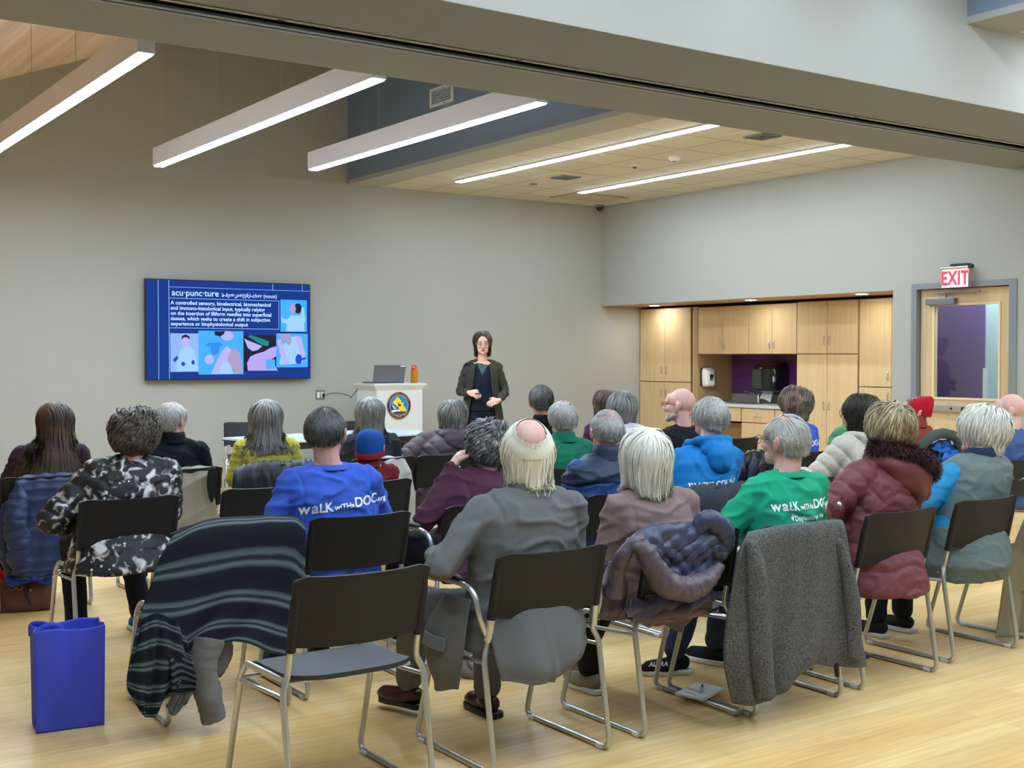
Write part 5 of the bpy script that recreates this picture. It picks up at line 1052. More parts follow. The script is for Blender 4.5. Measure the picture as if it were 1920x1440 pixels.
# ------------------------------------------------------------------ table with two chairs behind it
tb = thing('folding_table', 'long table with pale top and dark edge before the back wall', 'table', (5.18, 10.52, 0), .19)
MB().box(-.98, .98, -.42, .42, .718, .742).build('tabletop', mat('table_pale', '#c4d2dc', .25), tb, smooth=False, bevel=.004)
M_tab = mat('table_dark', '#24272d', .4)
MB().box(-.985, .985, -.425, .425, .712, .722).build('edge_band', M_tab, tb, smooth=False)
for s_ in (-1, 1):
    MB().box(s_ * .90 - .03, s_ * .90 + .03, -.36, .36, .655, .712).build('side_rail', M_tab, tb, smooth=False); MB().box(s_ * .80 - .03, s_ * .80 + .03, -.04, .04, .05, .66).build('leg', M_tab, tb, smooth=False); MB().tube([(s_ * .80, -.34, .035), (s_ * .80, .34, .035)], .022, 10).build('foot', M_chrome, tb)
MB().box(-.88, .88, -.40, -.35, .66, .712).build('front_rail', M_tab, tb, smooth=False)
chair('T1', 4.98, 12.2, 'grey chair behind the left end of the long table', rz=PI - .3); chair('T2', 5.95, 11.75, 'chair behind the long table, mostly hidden by the man in blue', rz=PI + .2)

# ================================================================== CABINET WALL
XC = 11.308
M_gap = mat('cabinet_gap', '#2a1d14', .8)
def handle(parent, y, z, horiz=False):
    h = .05; p = [(XC - .012, y, z - h), (XC - .040, y, z - h + .008), (XC - .040, y, z + h - .008), (XC - .012, y, z + h)] if not horiz else [(XC - .012, y - h, z), (XC - .040, y - h + .008, z), (XC - .040, y + h - .008, z), (XC - .012, y + h, z)]
    return MB().tube(round_path(p, .012), .0052, 8).build('handle', M_chrome, parent)
def door_panel(parent, y0, y1, z0, z1, hy=None, hz=None, hor=False, name='door', lock=False):
    d = MB().box(XC - .018, XC, y0 + .003, y1 - .003, z0 + .003, z1 - .003).build(name, M_maple, parent, smooth=False, bevel=.0015)
    if hy is not None: handle(d, hy, hz, hor)
    if lock: MB().lathe([(.009, 0), (.009, .004), (0, .004)], c=(XC - .018, (y0 + y1) / 2, hz + .038), n=14, M=Matrix.Rotation(-PI / 2, 3, 'Y')).build('lock', M_chrome, d)
    return d
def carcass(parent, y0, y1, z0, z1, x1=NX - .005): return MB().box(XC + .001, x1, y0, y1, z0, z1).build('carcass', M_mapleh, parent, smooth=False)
def cab(name, label, y0, y1, z0, z1): 
    c = tag(link(name, None), label, 'cabinet'); carcass(c, y0, y1, z0, z1); return c
ZT = 2.16
c = cab('tall_cabinet', 'tall four-door maple cabinet beside the back wall', 12.125, 13.185, .0, ZT)
for y0, y1, hy in ((12.125, 12.645, 12.60), (12.645, 13.17, 12.70)): door_panel(c, y0, y1, 1.14, ZT - .005, hy, 1.30); door_panel(c, y0, y1, .10, 1.132, hy, .98)
MB().box(XC + .02, XC + .04, 12.125, 13.17, .0, .09).build('toe_kick', M_gap, c, smooth=False)
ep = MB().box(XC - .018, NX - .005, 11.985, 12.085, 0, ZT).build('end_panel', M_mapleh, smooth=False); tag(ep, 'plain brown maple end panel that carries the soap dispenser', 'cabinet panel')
MB().box(XC + .004, NX - .01, 12.086, 12.124, 0, ZT - .01).build('shadow_gap', M_gap, ep, smooth=False)
for nm, y0, y1, lb in (('wall_cabinet', 11.05, 11.975, 'two-door maple wall cabinet over the sink, by the soap dispenser'), ('wall_cabinet', 10.235, 11.045, 'two-door maple wall cabinet over the towel dispenser')):
    c = cab(nm, lb, y0, y1, 1.52, 2.15); ym = (y0 + y1) / 2; door_panel(c, y0, ym, 1.522, 2.148, ym - .035, 1.64); door_panel(c, ym, y1, 1.522, 2.148, ym + .035, 1.64)
c = cab('tall_cabinet', 'tall maple cabinet right of the purple panel', 9.30, 10.23, .0, ZT); ym = 9.757
for y0, y1, hy in ((9.30, ym, ym - .04), (ym, 10.23, ym + .04)): door_panel(c, y0, y1, 1.525, ZT - .005, hy, 1.68); door_panel(c, y0, y1, .10, 1.517, hy, .90)
c = cab('tall_cabinet', 'tall maple cabinet nearest the door, at the right end', 8.36, 9.277, .0, ZT); ym = 8.82
for y0, y1, hy in ((8.36, ym, ym - .05), (ym, 9.277, ym + .045)): door_panel(c, y0, y1, 1.143, ZT - .005, hy, 1.27); door_panel(c, y0, y1, .10, 1.137, hy, 1.03)
c = cab('base_cabinet', 'maple base cabinet under the worktop with drawers', 10.235, 11.17, .09, .83)
for y0, y1 in ((10.235, 10.585), (10.595, 11.165)): door_panel(c, y0, y1, .645, .822, (y0 + y1) / 2, .722, True, 'drawer', lock=True)
door_panel(c, 10.235, 10.585, .10, .637); door_panel(c, 10.595, 11.165, .10, .637)
c = tag(link('sink_cabinet', None), 'open-fronted sink cabinet with a false drawer front', 'cabinet'); MB().box(XC + .3, NX - .01, 11.175, 11.98, .0, .60).build('carcass', M_mapleh, c, smooth=False); MB().box(XC - .018, XC, 11.18, 11.975, .65, .822).build('false_drawer', M_maple, c, smooth=False, bevel=.0015)
ct = tag(link('worktop', None), 'pale worktop with grey backsplash and inset sink', 'worktop')
b = MB(); b.box(XC - .03, XC + .12, 10.235, 11.98, .832, .87); b.box(XC + .50, NX - .006, 10.235, 11.98, .832, .87); b.box(XC + .12, XC + .5, 10.235, 11.12, .832, .87); b.box(XC + .12, XC + .5, 11.62, 11.98, .832, .87); b.build('slab', mat('worktop_pale', '#c9c7c1', .35), ct, smooth=False)
MB().box(NX - .03, NX - .007, 10.235, 11.98, .87, .985).build('backsplash', mat('backsplash_grey', '#8f8c86', .45), ct, smooth=False)
b = MB(); b.box(XC + .12, XC + .5, 11.12, 11.62, .70, .712); b.box(XC + .12, XC + .13, 11.12, 11.62, .71, .874); b.box(XC + .49, XC + .5, 11.12, 11.62, .71, .874); b.box(XC + .13, XC + .49, 11.12, 11.13, .71, .874); b.box(XC + .13, XC + .49, 11.61, 11.62, .71, .874); b.build('sink_basin', M_chrome, ct, smooth=False)
tag(MB().box(NX - .02, NX - .008, 10.24, 11.98, .99, 1.515).build('splash_panel', M_purple, smooth=False), 'purple panel behind the sink', 'wall panel')
fc = thing('faucet', 'chrome single-lever tap at the sink', 'tap', (XC + .52, 11.38, .87))
MB().lathe([(.028, 0), (.024, .02), (.022, .09), (.018, .105), (0, .11)], n=20).build('body', M_chrome, fc); MB().tube(round_path([(0, 0, .06), (-.06, .02, .13), (-.17, .07, .165), (-.19, .08, .15)], .03), .011, 10).build('spout', M_chrome, fc); MB().tube([(0, 0, .105), (.02, -.05, .155)], [.012, .006], 8).build('lever', M_chrome, fc)
sd = thing('soap_dispenser', 'white wall soap dispenser on the brown end panel', 'soap dispenser', (11.43, 11.985, 1.09))
b = MB(); b.box(-.095, .095, -.03, 0, 0, .245); b.build('back_plate', M_dark, sd, smooth=False, bevel=.012); b = MB(); b.loft([(0, -.055, -.004, .07, .05), (0, -.065, .02, .088, .06), (0, -.06, .12, .09, .06), (0, -.055, .20, .09, .055), (0, -.045, .235, .08, .04), (0, -.04, .245, .06, .03)], 28, 3.5); b.build('cover', M_white, sd)
MB().prism([(-.022, .0), (.022, .0), (.03, .07), (.0, .085), (-.03, .07)], .006, Matrix.Rotation(PI / 2, 3, 'X'), (.0, -.122, .08)).build('window', M_dark, sd, smooth=False); MB().prism([(-.010, .01), (.010, .01), (.013, .03), (-.013, .03)], .004, Matrix.Rotation(PI / 2, 3, 'X'), (.0, -.129, .08)).build('nozzle', M_steelgrey, sd, smooth=False)
td = thing('towel_dispenser', 'large black paper towel dispenser on the purple panel', 'towel dispenser', (NX - .02, 11.13, 1.02))
b = MB(); b.loft([(-.14, 0, .0, .12, .18), (-.15, 0, .03, .15, .215), (-.145, 0, .30, .145, .215), (-.13, 0, .36, .13, .20), (-.11, 0, .385, .10, .17)], 32, 4.5); b.build('housing', mat('smoke_black', '#14171a', .12, coat=.5), td)
b = MB(); b.loft([(-.285, .09, .05, .02, .085), (-.30, .09, .1, .015, .09), (-.298, .09, .30, .012, .08)], 20, 4); b.build('lens_window', mat('smoke_green', '#39443c', .15, coat=.6), td); b = MB(); b.box(-.302, -.298, -.0, .05, .31, .325); b.build('brand_plate', M_steelgrey, td, smooth=False)
cloth('paper_sheet', [[(-.17, .11, .01), (-.17, .0, .01), (-.17, -.085, .01)], [(-.20, .12, -.05), (-.19, .01, -.05), (-.20, -.075, -.05)], [(-.22, .13, -.085), (-.23, .02, -.09), (-.22, -.07, -.13)]], mat('paper_white', '#e4e2de', .7), td, 14, 10, .001)

# ================================================================== DOOR, CORRIDOR AND EXIT SIGN
dr = struct(tag(link('door_1', None), None, None)) if False else None
M_frame = M_steelgrey
b = MB(); 
b.box(RW - .012, RW + .16, DY0 - .075, DY0 + .004, 0, DZ - .004); b.box(RW - .012, RW + .16, DY1 - .004, DY1 + .06, 0, DZ - .004); b.box(RW - .012, RW + .16, DY0 - .075, DY1 + .06, DZ - .004, DZ + .055)
b.box(RW + .102, RW + .158, DY1 - .02, DY1 - .004, 0, DZ - .02); b.box(RW + .102, RW + .158, DY0 + .004, DY0 + .02, 0, DZ - .02); b.box(RW + .102, RW + .158, DY0 + .005, DY1 - .005, DZ - .02, DZ - .005)
struct(b.build('trim_6', M_frame, smooth=False))
DX = RW + .10; GY0, GY1, GZ0, GZ1 = 7.055, 7.79, 1.075, 2.01
d = link('door_1', None); d['kind'] = 'structure'
b = MB(); y0, y1, z0, z1 = DY0 + .012, DY1 - .012, .01, DZ - .01
b.box(DX - .045, DX, y0, GY0, z0, z1); b.box(DX - .045, DX, GY1, y1, z0, z1); b.box(DX - .045, DX, GY0, GY1, z0, GZ0); b.box(DX - .045, DX, GY0, GY1, GZ1, z1)
b.build('leaf', M_maple, d, smooth=False)
b = MB(); t_ = .022; b.box(DX - .055, DX - .04, GY0 - t_, GY0, GZ0 - t_, GZ1 + t_); b.box(DX - .055, DX - .04, GY1, GY1 + t_, GZ0 - t_, GZ1 + t_); b.box(DX - .055, DX - .04, GY0, GY1, GZ1, GZ1 + t_); b.box(DX - .055, DX - .04, GY0, GY1, GZ0 - t_, GZ0)
b.build('glass_bead', mat('bead_maple', '#e3cda0', .4), d, smooth=False)
gm = bpy.data.materials.new('door_glass'); gm.use_nodes = True; n_ = gm.node_tree.nodes; l_ = gm.node_tree.links; n_.clear(); o_ = n_.new('ShaderNodeOutputMaterial'); tr_ = n_.new('ShaderNodeBsdfTransparent'); gl_ = n_.new('ShaderNodeBsdfGlossy'); gl_.inputs['Roughness'].default_value = .03; mx_ = n_.new('ShaderNodeMixShader'); mx_.inputs[0].default_value = .07; tr_.inputs[0].default_value = (.93, .96, .95, 1)
l_.new(tr_.outputs[0], mx_.inputs[1]); l_.new(gl_.outputs[0], mx_.inputs[2]); l_.new(mx_.outputs[0], o_.inputs[0])
MB().box(DX - .026, DX - .020, GY0, GY1, GZ0, GZ1).build('pane', gm, d, smooth=False)
b = MB(); b.box(DX - .085, DX - .045, DY0 + .05, DY1 - .05, .93, 1.0); b.build('panic_bar_rail', mat('bar_grey', '#a6a49c', .4, .5), d, smooth=False, bevel=.004); b = MB(); b.box(DX - .125, DX - .085, DY0 + .10, 7.42, .935, .985); b.build('push_pad', M_dark, d, smooth=False, bevel=.008)
MB().lathe([(.012, 0), (.012, .003), (0, .003)], c=(DX - .085, 7.56, .965), n=14, M=Matrix.Rotation(-PI / 2, 3, 'Y')).build('lock', M_dark, d)
b = MB(); b.box(DX - .11, DX - .045, 7.52, 7.86, 2.02, 2.085); b.build('closer_body', mat('closer_grey', '#777d84', .4, .5), d, smooth=False, bevel=.006); b = MB(); b.tube([(DX - .09, 7.62, 2.085), (DX - .09, 7.62, 2.135), (DX - .12, 7.35, 2.14)], .009, 8); b.box(DX - .14, DX - .10, 7.22, 7.74, 2.135, 2.15); b.build('closer_arm', mat('closer_grey', '#777d84', .4, .5), d, smooth=False)
# corridor behind the glass
KX = 11.2
def at_x(px, py, X): d_ = _F + _R * (px - 960) / FPX + _U * (720 - py) / FPX; return np.array([0, 0, CAM_H]) + d_ * (X / d_[0])
CY = float(at_x(1848, 600, KX)[1])
struct(MB().box(KX, KX + .1, 4.5, 8.149, 0, 2.7).build('wall_corridor', mat('corridor_paint', '#b9cdd2', .7), smooth=False)); struct(MB().box(RW + .15, KX, 4.5, 8.149, 2.7, 2.8).build('ceiling_corridor', M_wall, smooth=False)); struct(MB().box(RW + .15, KX, 4.4, 4.5, 0, 2.8).build('wall_corridor_end', M_wall, smooth=False)); 
b = MB(); b.box(KX - .02, KX, CY, 8.149, 0, 2.7); struct(b.build('trim_7', M_purple if False else mat('corridor_purple', '#6c4f82', .6), smooth=False))
struct(MB().box(KX - .024, KX, CY - .03, CY + .01, 0, at_x(1843, 690, KX)[2]).build('trim_8', M_white, smooth=False))
t = thing('added_corridor_lamp', 'unseen flush lamp added to light the corridor behind the door', 'ceiling lamp', (10.97, 7.2, 2.7)); MB().box(-.15, .15, -.6, .6, -.03, 0).build('housing', M_house, t, smooth=False); MB().box(-.13, .13, -.57, .57, -.036, -.03).build('diffuser', mat('added_corridor_diffuser', '#ffffff', .4, emit=(LAMP_COL, 13.0)), t, smooth=False)  # unseen lamp added only to brighten the corridor wall behind the door glass
# exit sign
ex = thing('exit_sign', 'hanging edge-lit EXIT sign with red letters above the door', 'exit sign', (RW - .09, 7.45, 2.385))
MB().box(.0, .09, -.13, .06, .0, .035).build('wall_bracket', M_dark, ex, smooth=False, bevel=.004)
b = MB(); b.tube([(0, -.155, -.005), (0, .165, -.005)], .016, 14); b.build('tube_housing', M_chrome, ex); b = MB(); b.tube([(0, -.165, .0), (0, -.20, .0)], [.017, .02], 12); b.build('lamp_head', M_dark, ex)
pl = MB().box(-.004, .004, -.155, .155, -.20, -.015).build('plate', mat('sign_plate', '#d9d4d2', .3, emit=((1.0, .80, .78), .22)), ex, smooth=False)
b = MB(); b.box(-.008, .008, -.157, -.152, -.20, -.012); b.box(-.008, .008, .152, .157, -.20, -.012); b.box(-.008, .008, -.157, .157, -.205, -.198); b.build('plate_edge', M_chrome, ex, smooth=False)
me = text_mesh('EXIT', .185, bold=.006, space=1.06); co = coords(me); co[:, 0] *= .80; co[:, 1] -= co[:, 1].min(); co[:, 1] *= .142 / co[:, 1].max(); setco(me, co); me.materials.append(mat('sign_red', (.02, 0, 0), .4, emit=((1.0, .03, .08), .85))); o = link('lettering', me, pl); o.location = (-.0055, 0, -.178); o.rotation_euler = (PI / 2, 0, -PI / 2)
# ================================================================== COATS OVER CHAIRS AND THINGS ON THE FLOOR
def grid(rows):
    """rows: [(Y, [(px, py), ...]), ...] read off the photograph at the real distance Y of each hem or fold"""
    out = []
    for Y, pts in rows: out.append([at(p[0], p[1], p[2] if len(p) > 2 else Y) for p in pts])
    return out
def puff(name, path, rad, m, parent=None, pitch=.06, depth=.22, n=18, k=60, seed=0, sq=1.0):
    P = np.array(spath(path, k)); R = catmull(np.array(rad, float), np.linspace(0, 1, k)) if hasattr(rad, '__len__') else np.full(k, rad); s = np.concatenate([[0], np.cumsum(np.linalg.norm(np.diff(P, axis=0), axis=1))])
    R = R * (1 - depth + depth * np.abs(np.sin(PI * s / pitch)) ** .35) if pitch else R; R[0] *= .3; R[-1] *= .5
    b = MB(); b.tube(P, R.tolist(), n, sq=sq); me = b.mesh(name); co = coords(me); no = normals(me); rn = 1 - np.abs(fnoise(co, (34, 34, 26), seed + 5)) * 2.4; setco(me, co + no * ((fnoise(co, 13, seed) * .30 + rn.clip(0, 1) ** 2 * .16) * rad_mean(R) * (1.0 if pitch else .45))[:, None]); me.materials.append(m); shade(me, 70); return link(name, me, parent)
def rad_mean(R): return float(np.mean(R))
def coat(name, label, cat='coat'): return tag(link(name, None), label, cat)
wr = lambda a=.006, f=19, g=7, ph=0: (lambda U, V: np.clip(V * 1.6 - .25, .06, 1) * a * np.sin(U * f + V * 4 + ph) + a * .6 * np.sin(V * g + U * 9 + ph * 2) + a * .5 * np.sin(U * f * 2.3 - V * 6 + ph))
def baffle(a=.012, n=9, w=.004): return lambda U, V: a * np.abs(np.sin(PI * V * n)) ** .5 + w * np.sin(U * 23 + V * 9)

# striped wrap
def striped():
    m = bpy.data.materials.new('striped_wool'); m.use_nodes = True; nt = m.node_tree; n = nt.nodes; l = nt.links; b = n['Principled BSDF']; uv = n.new('ShaderNodeUVMap'); sx = n.new('ShaderNodeSeparateXYZ'); l.new(uv.outputs[0], sx.inputs[0])
    nz = n.new('ShaderNodeTexNoise'); nz.inputs['Scale'].default_value = 40; mp = n.new('ShaderNodeMapping'); mp.inputs['Scale'].default_value = (.3, 6, 1); l.new(uv.outputs[0], mp.inputs[0]); l.new(mp.outputs[0], nz.inputs['Vector'])
    ml = n.new('ShaderNodeMath'); ml.operation = 'MULTIPLY_ADD'; ml.inputs[1].default_value = .012; l.new(nz.outputs['Fac'], ml.inputs[0]); l.new(sx.outputs['Y'], ml.inputs[2])
    m4 = n.new('ShaderNodeMath'); m4.operation = 'MULTIPLY'; m4.inputs[1].default_value = 5.6; l.new(ml.outputs[0], m4.inputs[0]); fr = n.new('ShaderNodeMath'); fr.operation = 'FRACT'; l.new(m4.outputs[0], fr.inputs[0])
    r = n.new('ShaderNodeValToRGB'); e = r.color_ramp.elements; e[0].position = 0; e[0].color = (*srgb('#171b20'), 1); e[1].position = 1; e[1].color = (*srgb('#171b20'), 1)
    for p_, c_ in ((.36, '#1a2026'), (.42, '#4a5659'), (.50, '#5a6668'), (.56, '#232a30'), (.62, '#2c3439'), (.68, '#66716f'), (.74, '#4c5759'), (.80, '#1b2026')): x = e.new(p_); x.color = (*srgb(c_), 1)
    l.new(fr.outputs[0], r.inputs['Fac']); l.new(r.outputs[0], b.inputs['Base Color']); b.inputs['Roughness'].default_value = .9; b.inputs['Specular IOR Level'].default_value = .15; return m
SW_ = striped(); c = coat('striped_wrap', 'dark wool wrap with pale grey stripes, draped over a chair beside the blue tote', 'wrap')
cloth('drape', grid([(4.90, [(350, 1000), (400, 985), (455, 978), (505, 974), (548, 976), (566, 985)]), (4.80, [(338, 992), (395, 976), (455, 972), (508, 968), (552, 970), (566, 984)]),
    (4.68, [(308, 1030), (375, 1002), (450, 992), (508, 986), (550, 986), (570, 1004)]), (4.66, [(285, 1095), (355, 1085), (440, 1068), (500, 1066), (545, 1072), (568, 1090)]),
    (4.64, [(263, 1160), (335, 1155), (420, 1130), (490, 1130), (535, 1140), (562, 1150)]), (4.62, [(250, 1235), (315, 1228), (385, 1182), (460, 1172), (520, 1188), (552, 1200)]),
    (4.60, [(243, 1295), (300, 1290), (358, 1228), (440, 1200), (510, 1225), (540, 1232)])]), SW_, c, 120, 110, .012,
    fold=lambda U, V: .022 * np.sin(U * 11 + 2.2 * V + np.sin(U * 6)) * (V ** 1.2) + .009 * np.sin(U * 27 + V * 5) * V ** 1.5)
cloth('drape_corner', grid([(4.60, [(262, 1165), (300, 1150), (345, 1180)]), (4.57, [(250, 1230), (300, 1215), (362, 1240)]), (4.56, [(242, 1290), (292, 1300), (345, 1262)]), (4.56, [(262, 1330), (282, 1345), (318, 1300)])]), SW_, c, 50, 50, .012,
    fold=lambda U, V: .016 * np.sin(U * 14 + 3 * V) + .006 * np.sin(U * 30))
cloth('rolled_cuff', grid([(4.55, [(318, 1232), (338, 1224), (360, 1236)]), (4.53, [(322, 1268), (345, 1262), (368, 1270)]), (4.54, [(322, 1302), (345, 1306), (366, 1296)])]), SW_, c, 24, 20, .012, fold=lambda U, V: .02 * np.sin(U * PI))
hoo = fabric('dove_grey_sweat', '#706d6c', .85); c = coat('grey_sweatshirt', 'plain grey sweatshirt hanging below the striped wrap, one sleeve nearly to the floor', 'sweatshirt')
puff('sleeve', [at(385, 1195, 4.66), at(378, 1250, 4.64), at(392, 1310, 4.62), at(403, 1352, 4.61)], [.075, .062, .052, .045], hoo, c, pitch=0, seed=3)
puff('sleeve', [at(400, 1190, 4.72), at(412, 1225, 4.72), at(395, 1262, 4.70)], [.06, .052, .04], hoo, c, pitch=0, seed=5)
cloth('body', grid([(4.66, [(345, 1235), (365, 1225), (385, 1225)]), (4.63, [(330, 1290), (350, 1285), (375, 1280)]), (4.62, [(312, 1325), (325, 1342), (345, 1318)])]), hoo, c, 24, 24, .012, fold=wr(.008, 9))

# crumpled down jacket
dm = nylon('dusky_purple_down', '#5a4d57', .38); dl = nylon('slate_navy_lining', '#3a4058', .34); c = coat('down_jacket', 'crumpled dusky purple down jacket with slate navy lining over a chair back', 'jacket')
YC = R1 + .03
cloth('lining', grid([(YC + .10, [(1176, 1018), (1215, 1000), (1265, 992), (1310, 985), (1345, 985), (1362, 1000)]), (YC - .01, [(1172, 1014), (1215, 994), (1262, 988), (1305, 986), (1340, 984), (1366, 1010)]),
    (YC - .05, [(1196, 1020), (1228, 1022), (1265, 1022), (1305, 1020), (1335, 1018), (1360, 1040)]), (YC - .04, [(1212, 1040), (1240, 1050), (1270, 1055), (1300, 1055), (1328, 1052), (1350, 1060)]),
    (YC - .05, [(1235, 1062), (1255, 1078), (1280, 1090), (1302, 1092), (1322, 1085), (1342, 1072)])]), dl, c, 140, 110, .028, fold=lambda U, V: .003 * np.sin(U * 47 + V * 29 + 2 * np.sin(V * 11)) + .010 * np.abs(np.sin(V * 8.5 + U * 2 + .6 * np.sin(U * 9))) ** .6 + .006 * np.sin(U * 9 + V * 6) + .003 * np.sin(U * 34 - V * 21) + .003 * np.sin(U * 19 + V * 33))
puff('collar_roll', [at(1188, 1020, YC - .06), at(1206, 1035, YC - .08), at(1228, 1068, YC - .09), at(1255, 1096, YC - .10), at(1290, 1104, YC - .10), at(1322, 1088, YC - .09), at(1348, 1062, YC - .07)], [.018, .034, .044, .050, .046, .038, .022], dm, c, pitch=.13, depth=.13, seed=2, k=110, n=24)
puff('front_edge', [at(1205, 1012, YC - .02), at(1185, 1020, YC - .04), at(1168, 1045, YC - .02), at(1158, 1080, YC + .02), at(1150, 1120, YC + .05)], [.020, .026, .028, .032, .036], dm, c, pitch=.09, depth=.16, seed=7)
puff('sleeve', [at(1302, 995, YC - .01), at(1325, 978, YC - .03), at(1350, 990, YC - .04), at(1362, 1020, YC - .04), at(1352, 1045, YC - .03)], [.02, .040, .046, .034, .014], dl, c, pitch=.14, depth=.10, seed=9)
cloth('body', grid([(YC + .05, [(1184, 1118), (1215, 1112), (1250, 1106), (1285, 1102), (1318, 1098), (1336, 1096)]), (YC - .01, [(1182, 1142), (1215, 1140), (1250, 1138), (1285, 1132), (1320, 1125), (1340, 1112)]), (YC - .01, [(1184, 1165), (1215, 1168), (1248, 1166), (1282, 1162), (1316, 1145), (1336, 1128)]), (YC + .06, [(1190, 1176), (1218, 1180), (1250, 1182), (1280, 1182), (1308, 1160), (1326, 1142)])]), dm, c, 80, 50, .02,
    fold=lambda U, V: .030 * np.abs(np.sin(U * 8.2 + V * 1.4 + .2)) ** .45 + .005 * np.sin(V * 14 + U * 6) + .004 * np.sin(U * 31 + V * 8))
cloth('body_side', grid([(YC + .12, [(1122, 1060), (1145, 1052), (1172, 1058)]), (YC + .08, [(1116, 1110), (1142, 1108), (1176, 1112)]), (YC + .10, [(1120, 1158), (1146, 1164), (1172, 1162)])]), dm, c, 40, 50, .03, fold=lambda U, V: .018 * np.abs(np.sin(V * 7 + U)) ** .45 + .004 * np.sin(U * 19 + V * 12))

# heather fleece
def heather():
    m = bpy.data.materials.new('heather_fleece'); m.use_nodes = True; nt = m.node_tree; n = nt.nodes; l = nt.links; b = n['Principled BSDF']; tc = n.new('ShaderNodeTexCoord'); nz = n.new('ShaderNodeTexNoise'); nz.inputs['Scale'].default_value = 230; nz.inputs['Detail'].default_value = 3; nz.inputs['Distortion'].default_value = 1.5; l.new(tc.outputs['Object'], nz.inputs['Vector'])
    r = n.new('ShaderNodeValToRGB'); r.color_ramp.elements[0].position = .40; r.color_ramp.elements[1].position = .62; r.color_ramp.elements[0].color = (*srgb('#2a2a2c'), 1); r.color_ramp.elements[1].color = (*srgb('#72716f'), 1); l.new(nz.outputs['Fac'], r.inputs['Fac']); l.new(r.outputs[0], b.inputs['Base Color']); b.inputs['Roughness'].default_value = .95
    bp = n.new('ShaderNodeBump'); bp.inputs['Strength'].default_value = .4; bp.inputs['Distance'].default_value = .002; l.new(nz.outputs['Fac'], bp.inputs['Height']); l.new(bp.outputs[0], b.inputs['Normal']); return m
HF = heather(); c = coat('fleece_jacket', 'heather grey fleece jacket hanging over a chair back with its sleeves down', 'fleece')
YD = R1 - .02
cloth('body', grid([(YD + .12, [(1405, 1008), (1440, 1002), (1480, 996), (1520, 990), (1560, 984), (1574, 988)]), (YD + .0, [(1402, 1000), (1440, 992), (1480, 987), (1520, 982), (1558, 976), (1577, 978)]), (YD - .055, [(1390, 1030), (1432, 1010), (1480, 1000), (1520, 996), (1560, 992), (1583, 1000)]),
    (YD - .06, [(1376, 1110), (1425, 1100), (1478, 1095), (1522, 1090), (1565, 1085), (1597, 1090)]), (YD - .07, [(1367, 1180), (1418, 1175), (1475, 1172), (1522, 1168), (1570, 1160), (1606, 1160)]), (YD - .08, [(1368, 1245), (1412, 1245), (1465, 1245), (1520, 1208), (1572, 1215), (1612, 1210)]),
    (YD - .08, [(1384, 1322), (1420, 1318), (1462, 1300), (1510, 1248), (1575, 1252), (1618, 1248)])]), HF, c, 110, 100, .014, fold=lambda U, V: np.clip(V * 1.5 - .32, .0, 1) * (.022 * np.sin(U * 17 + V * 1.5 + 1.2 * np.sin(U * 5)) + .009 * np.sin(U * 37 + V * 2)) + .002 * np.sin(U * 9 + V * 7))
puff('sleeve', [at(1408, 1012, YD - .07), at(1420, 1080, YD - .09), at(1424, 1160, YD - .10), at(1428, 1240, YD - .11), at(1436, 1312, YD - .11)], [.025, .045, .050, .048, .044], HF, c, pitch=0, seed=4, k=50, sq=.8)
puff('sleeve', [at(1572, 1010, YD - .06), at(1590, 1080, YD - .07), at(1600, 1160, YD - .08), at(1600, 1238, YD - .08)], [.02, .034, .038, .034], HF, c, pitch=0, seed=6, k=50, sq=.8)
b = MB(); b.tube([at(1568, 1245, YD - .07), at(1570, 1268, YD - .07)], [.012, .010], 8); b.build('zip_end', M_dark, c)

# charcoal jacket on the chair behind the blue hoodie
c = coat('charcoal_jacket', 'charcoal jacket over the chair back below the bright blue sweatshirt', 'jacket'); YK = R2 - .04
cloth('drape', grid([(YK + .10, [(1272, 928), (1310, 922), (1355, 917), (1398, 914)]), (YK, [(1268, 917), (1310, 912), (1355, 908), (1400, 904)]), (YK - .06, [(1262, 940), (1310, 935), (1355, 932), (1400, 928)]), (YK - .07, [(1268, 1000), (1310, 1000), (1350, 998), (1392, 990)]), (YK - .07, [(1280, 1060), (1310, 1070), (1345, 1065), (1375, 1050)])]), fabric('charcoal_cloth', '#34373e', .7), c, 60, 50, .010, fold=wr(.008, 21))
# black nylon jacket
c = coat('black_nylon_jacket', 'black nylon jacket crumpled over the chair left of the blue lettered T-shirt back', 'jacket'); YE = R3 + .06
bn = nylon('black_nylon', '#15161a', .35)
cloth('drape', grid([(YE + .10, [(1395, 858), (1425, 852), (1460, 848), (1492, 846)]), (YE, [(1392, 852), (1425, 845), (1460, 842), (1494, 842)]), (YE - .06, [(1388, 872), (1425, 868), (1460, 862), (1494, 860)]), (YE - .07, [(1392, 905), (1425, 900), (1460, 895), (1492, 892)])]), bn, c, 60, 40, .012, fold=wr(.010, 25, 11))
puff('sleeve', [at(1418, 862, YE - .10), at(1408, 885, YE - .10), at(1402, 915, YE - .10)], [.03, .034, .03], nylon('navy_sleeve', '#1a2036', .4), c, pitch=0)
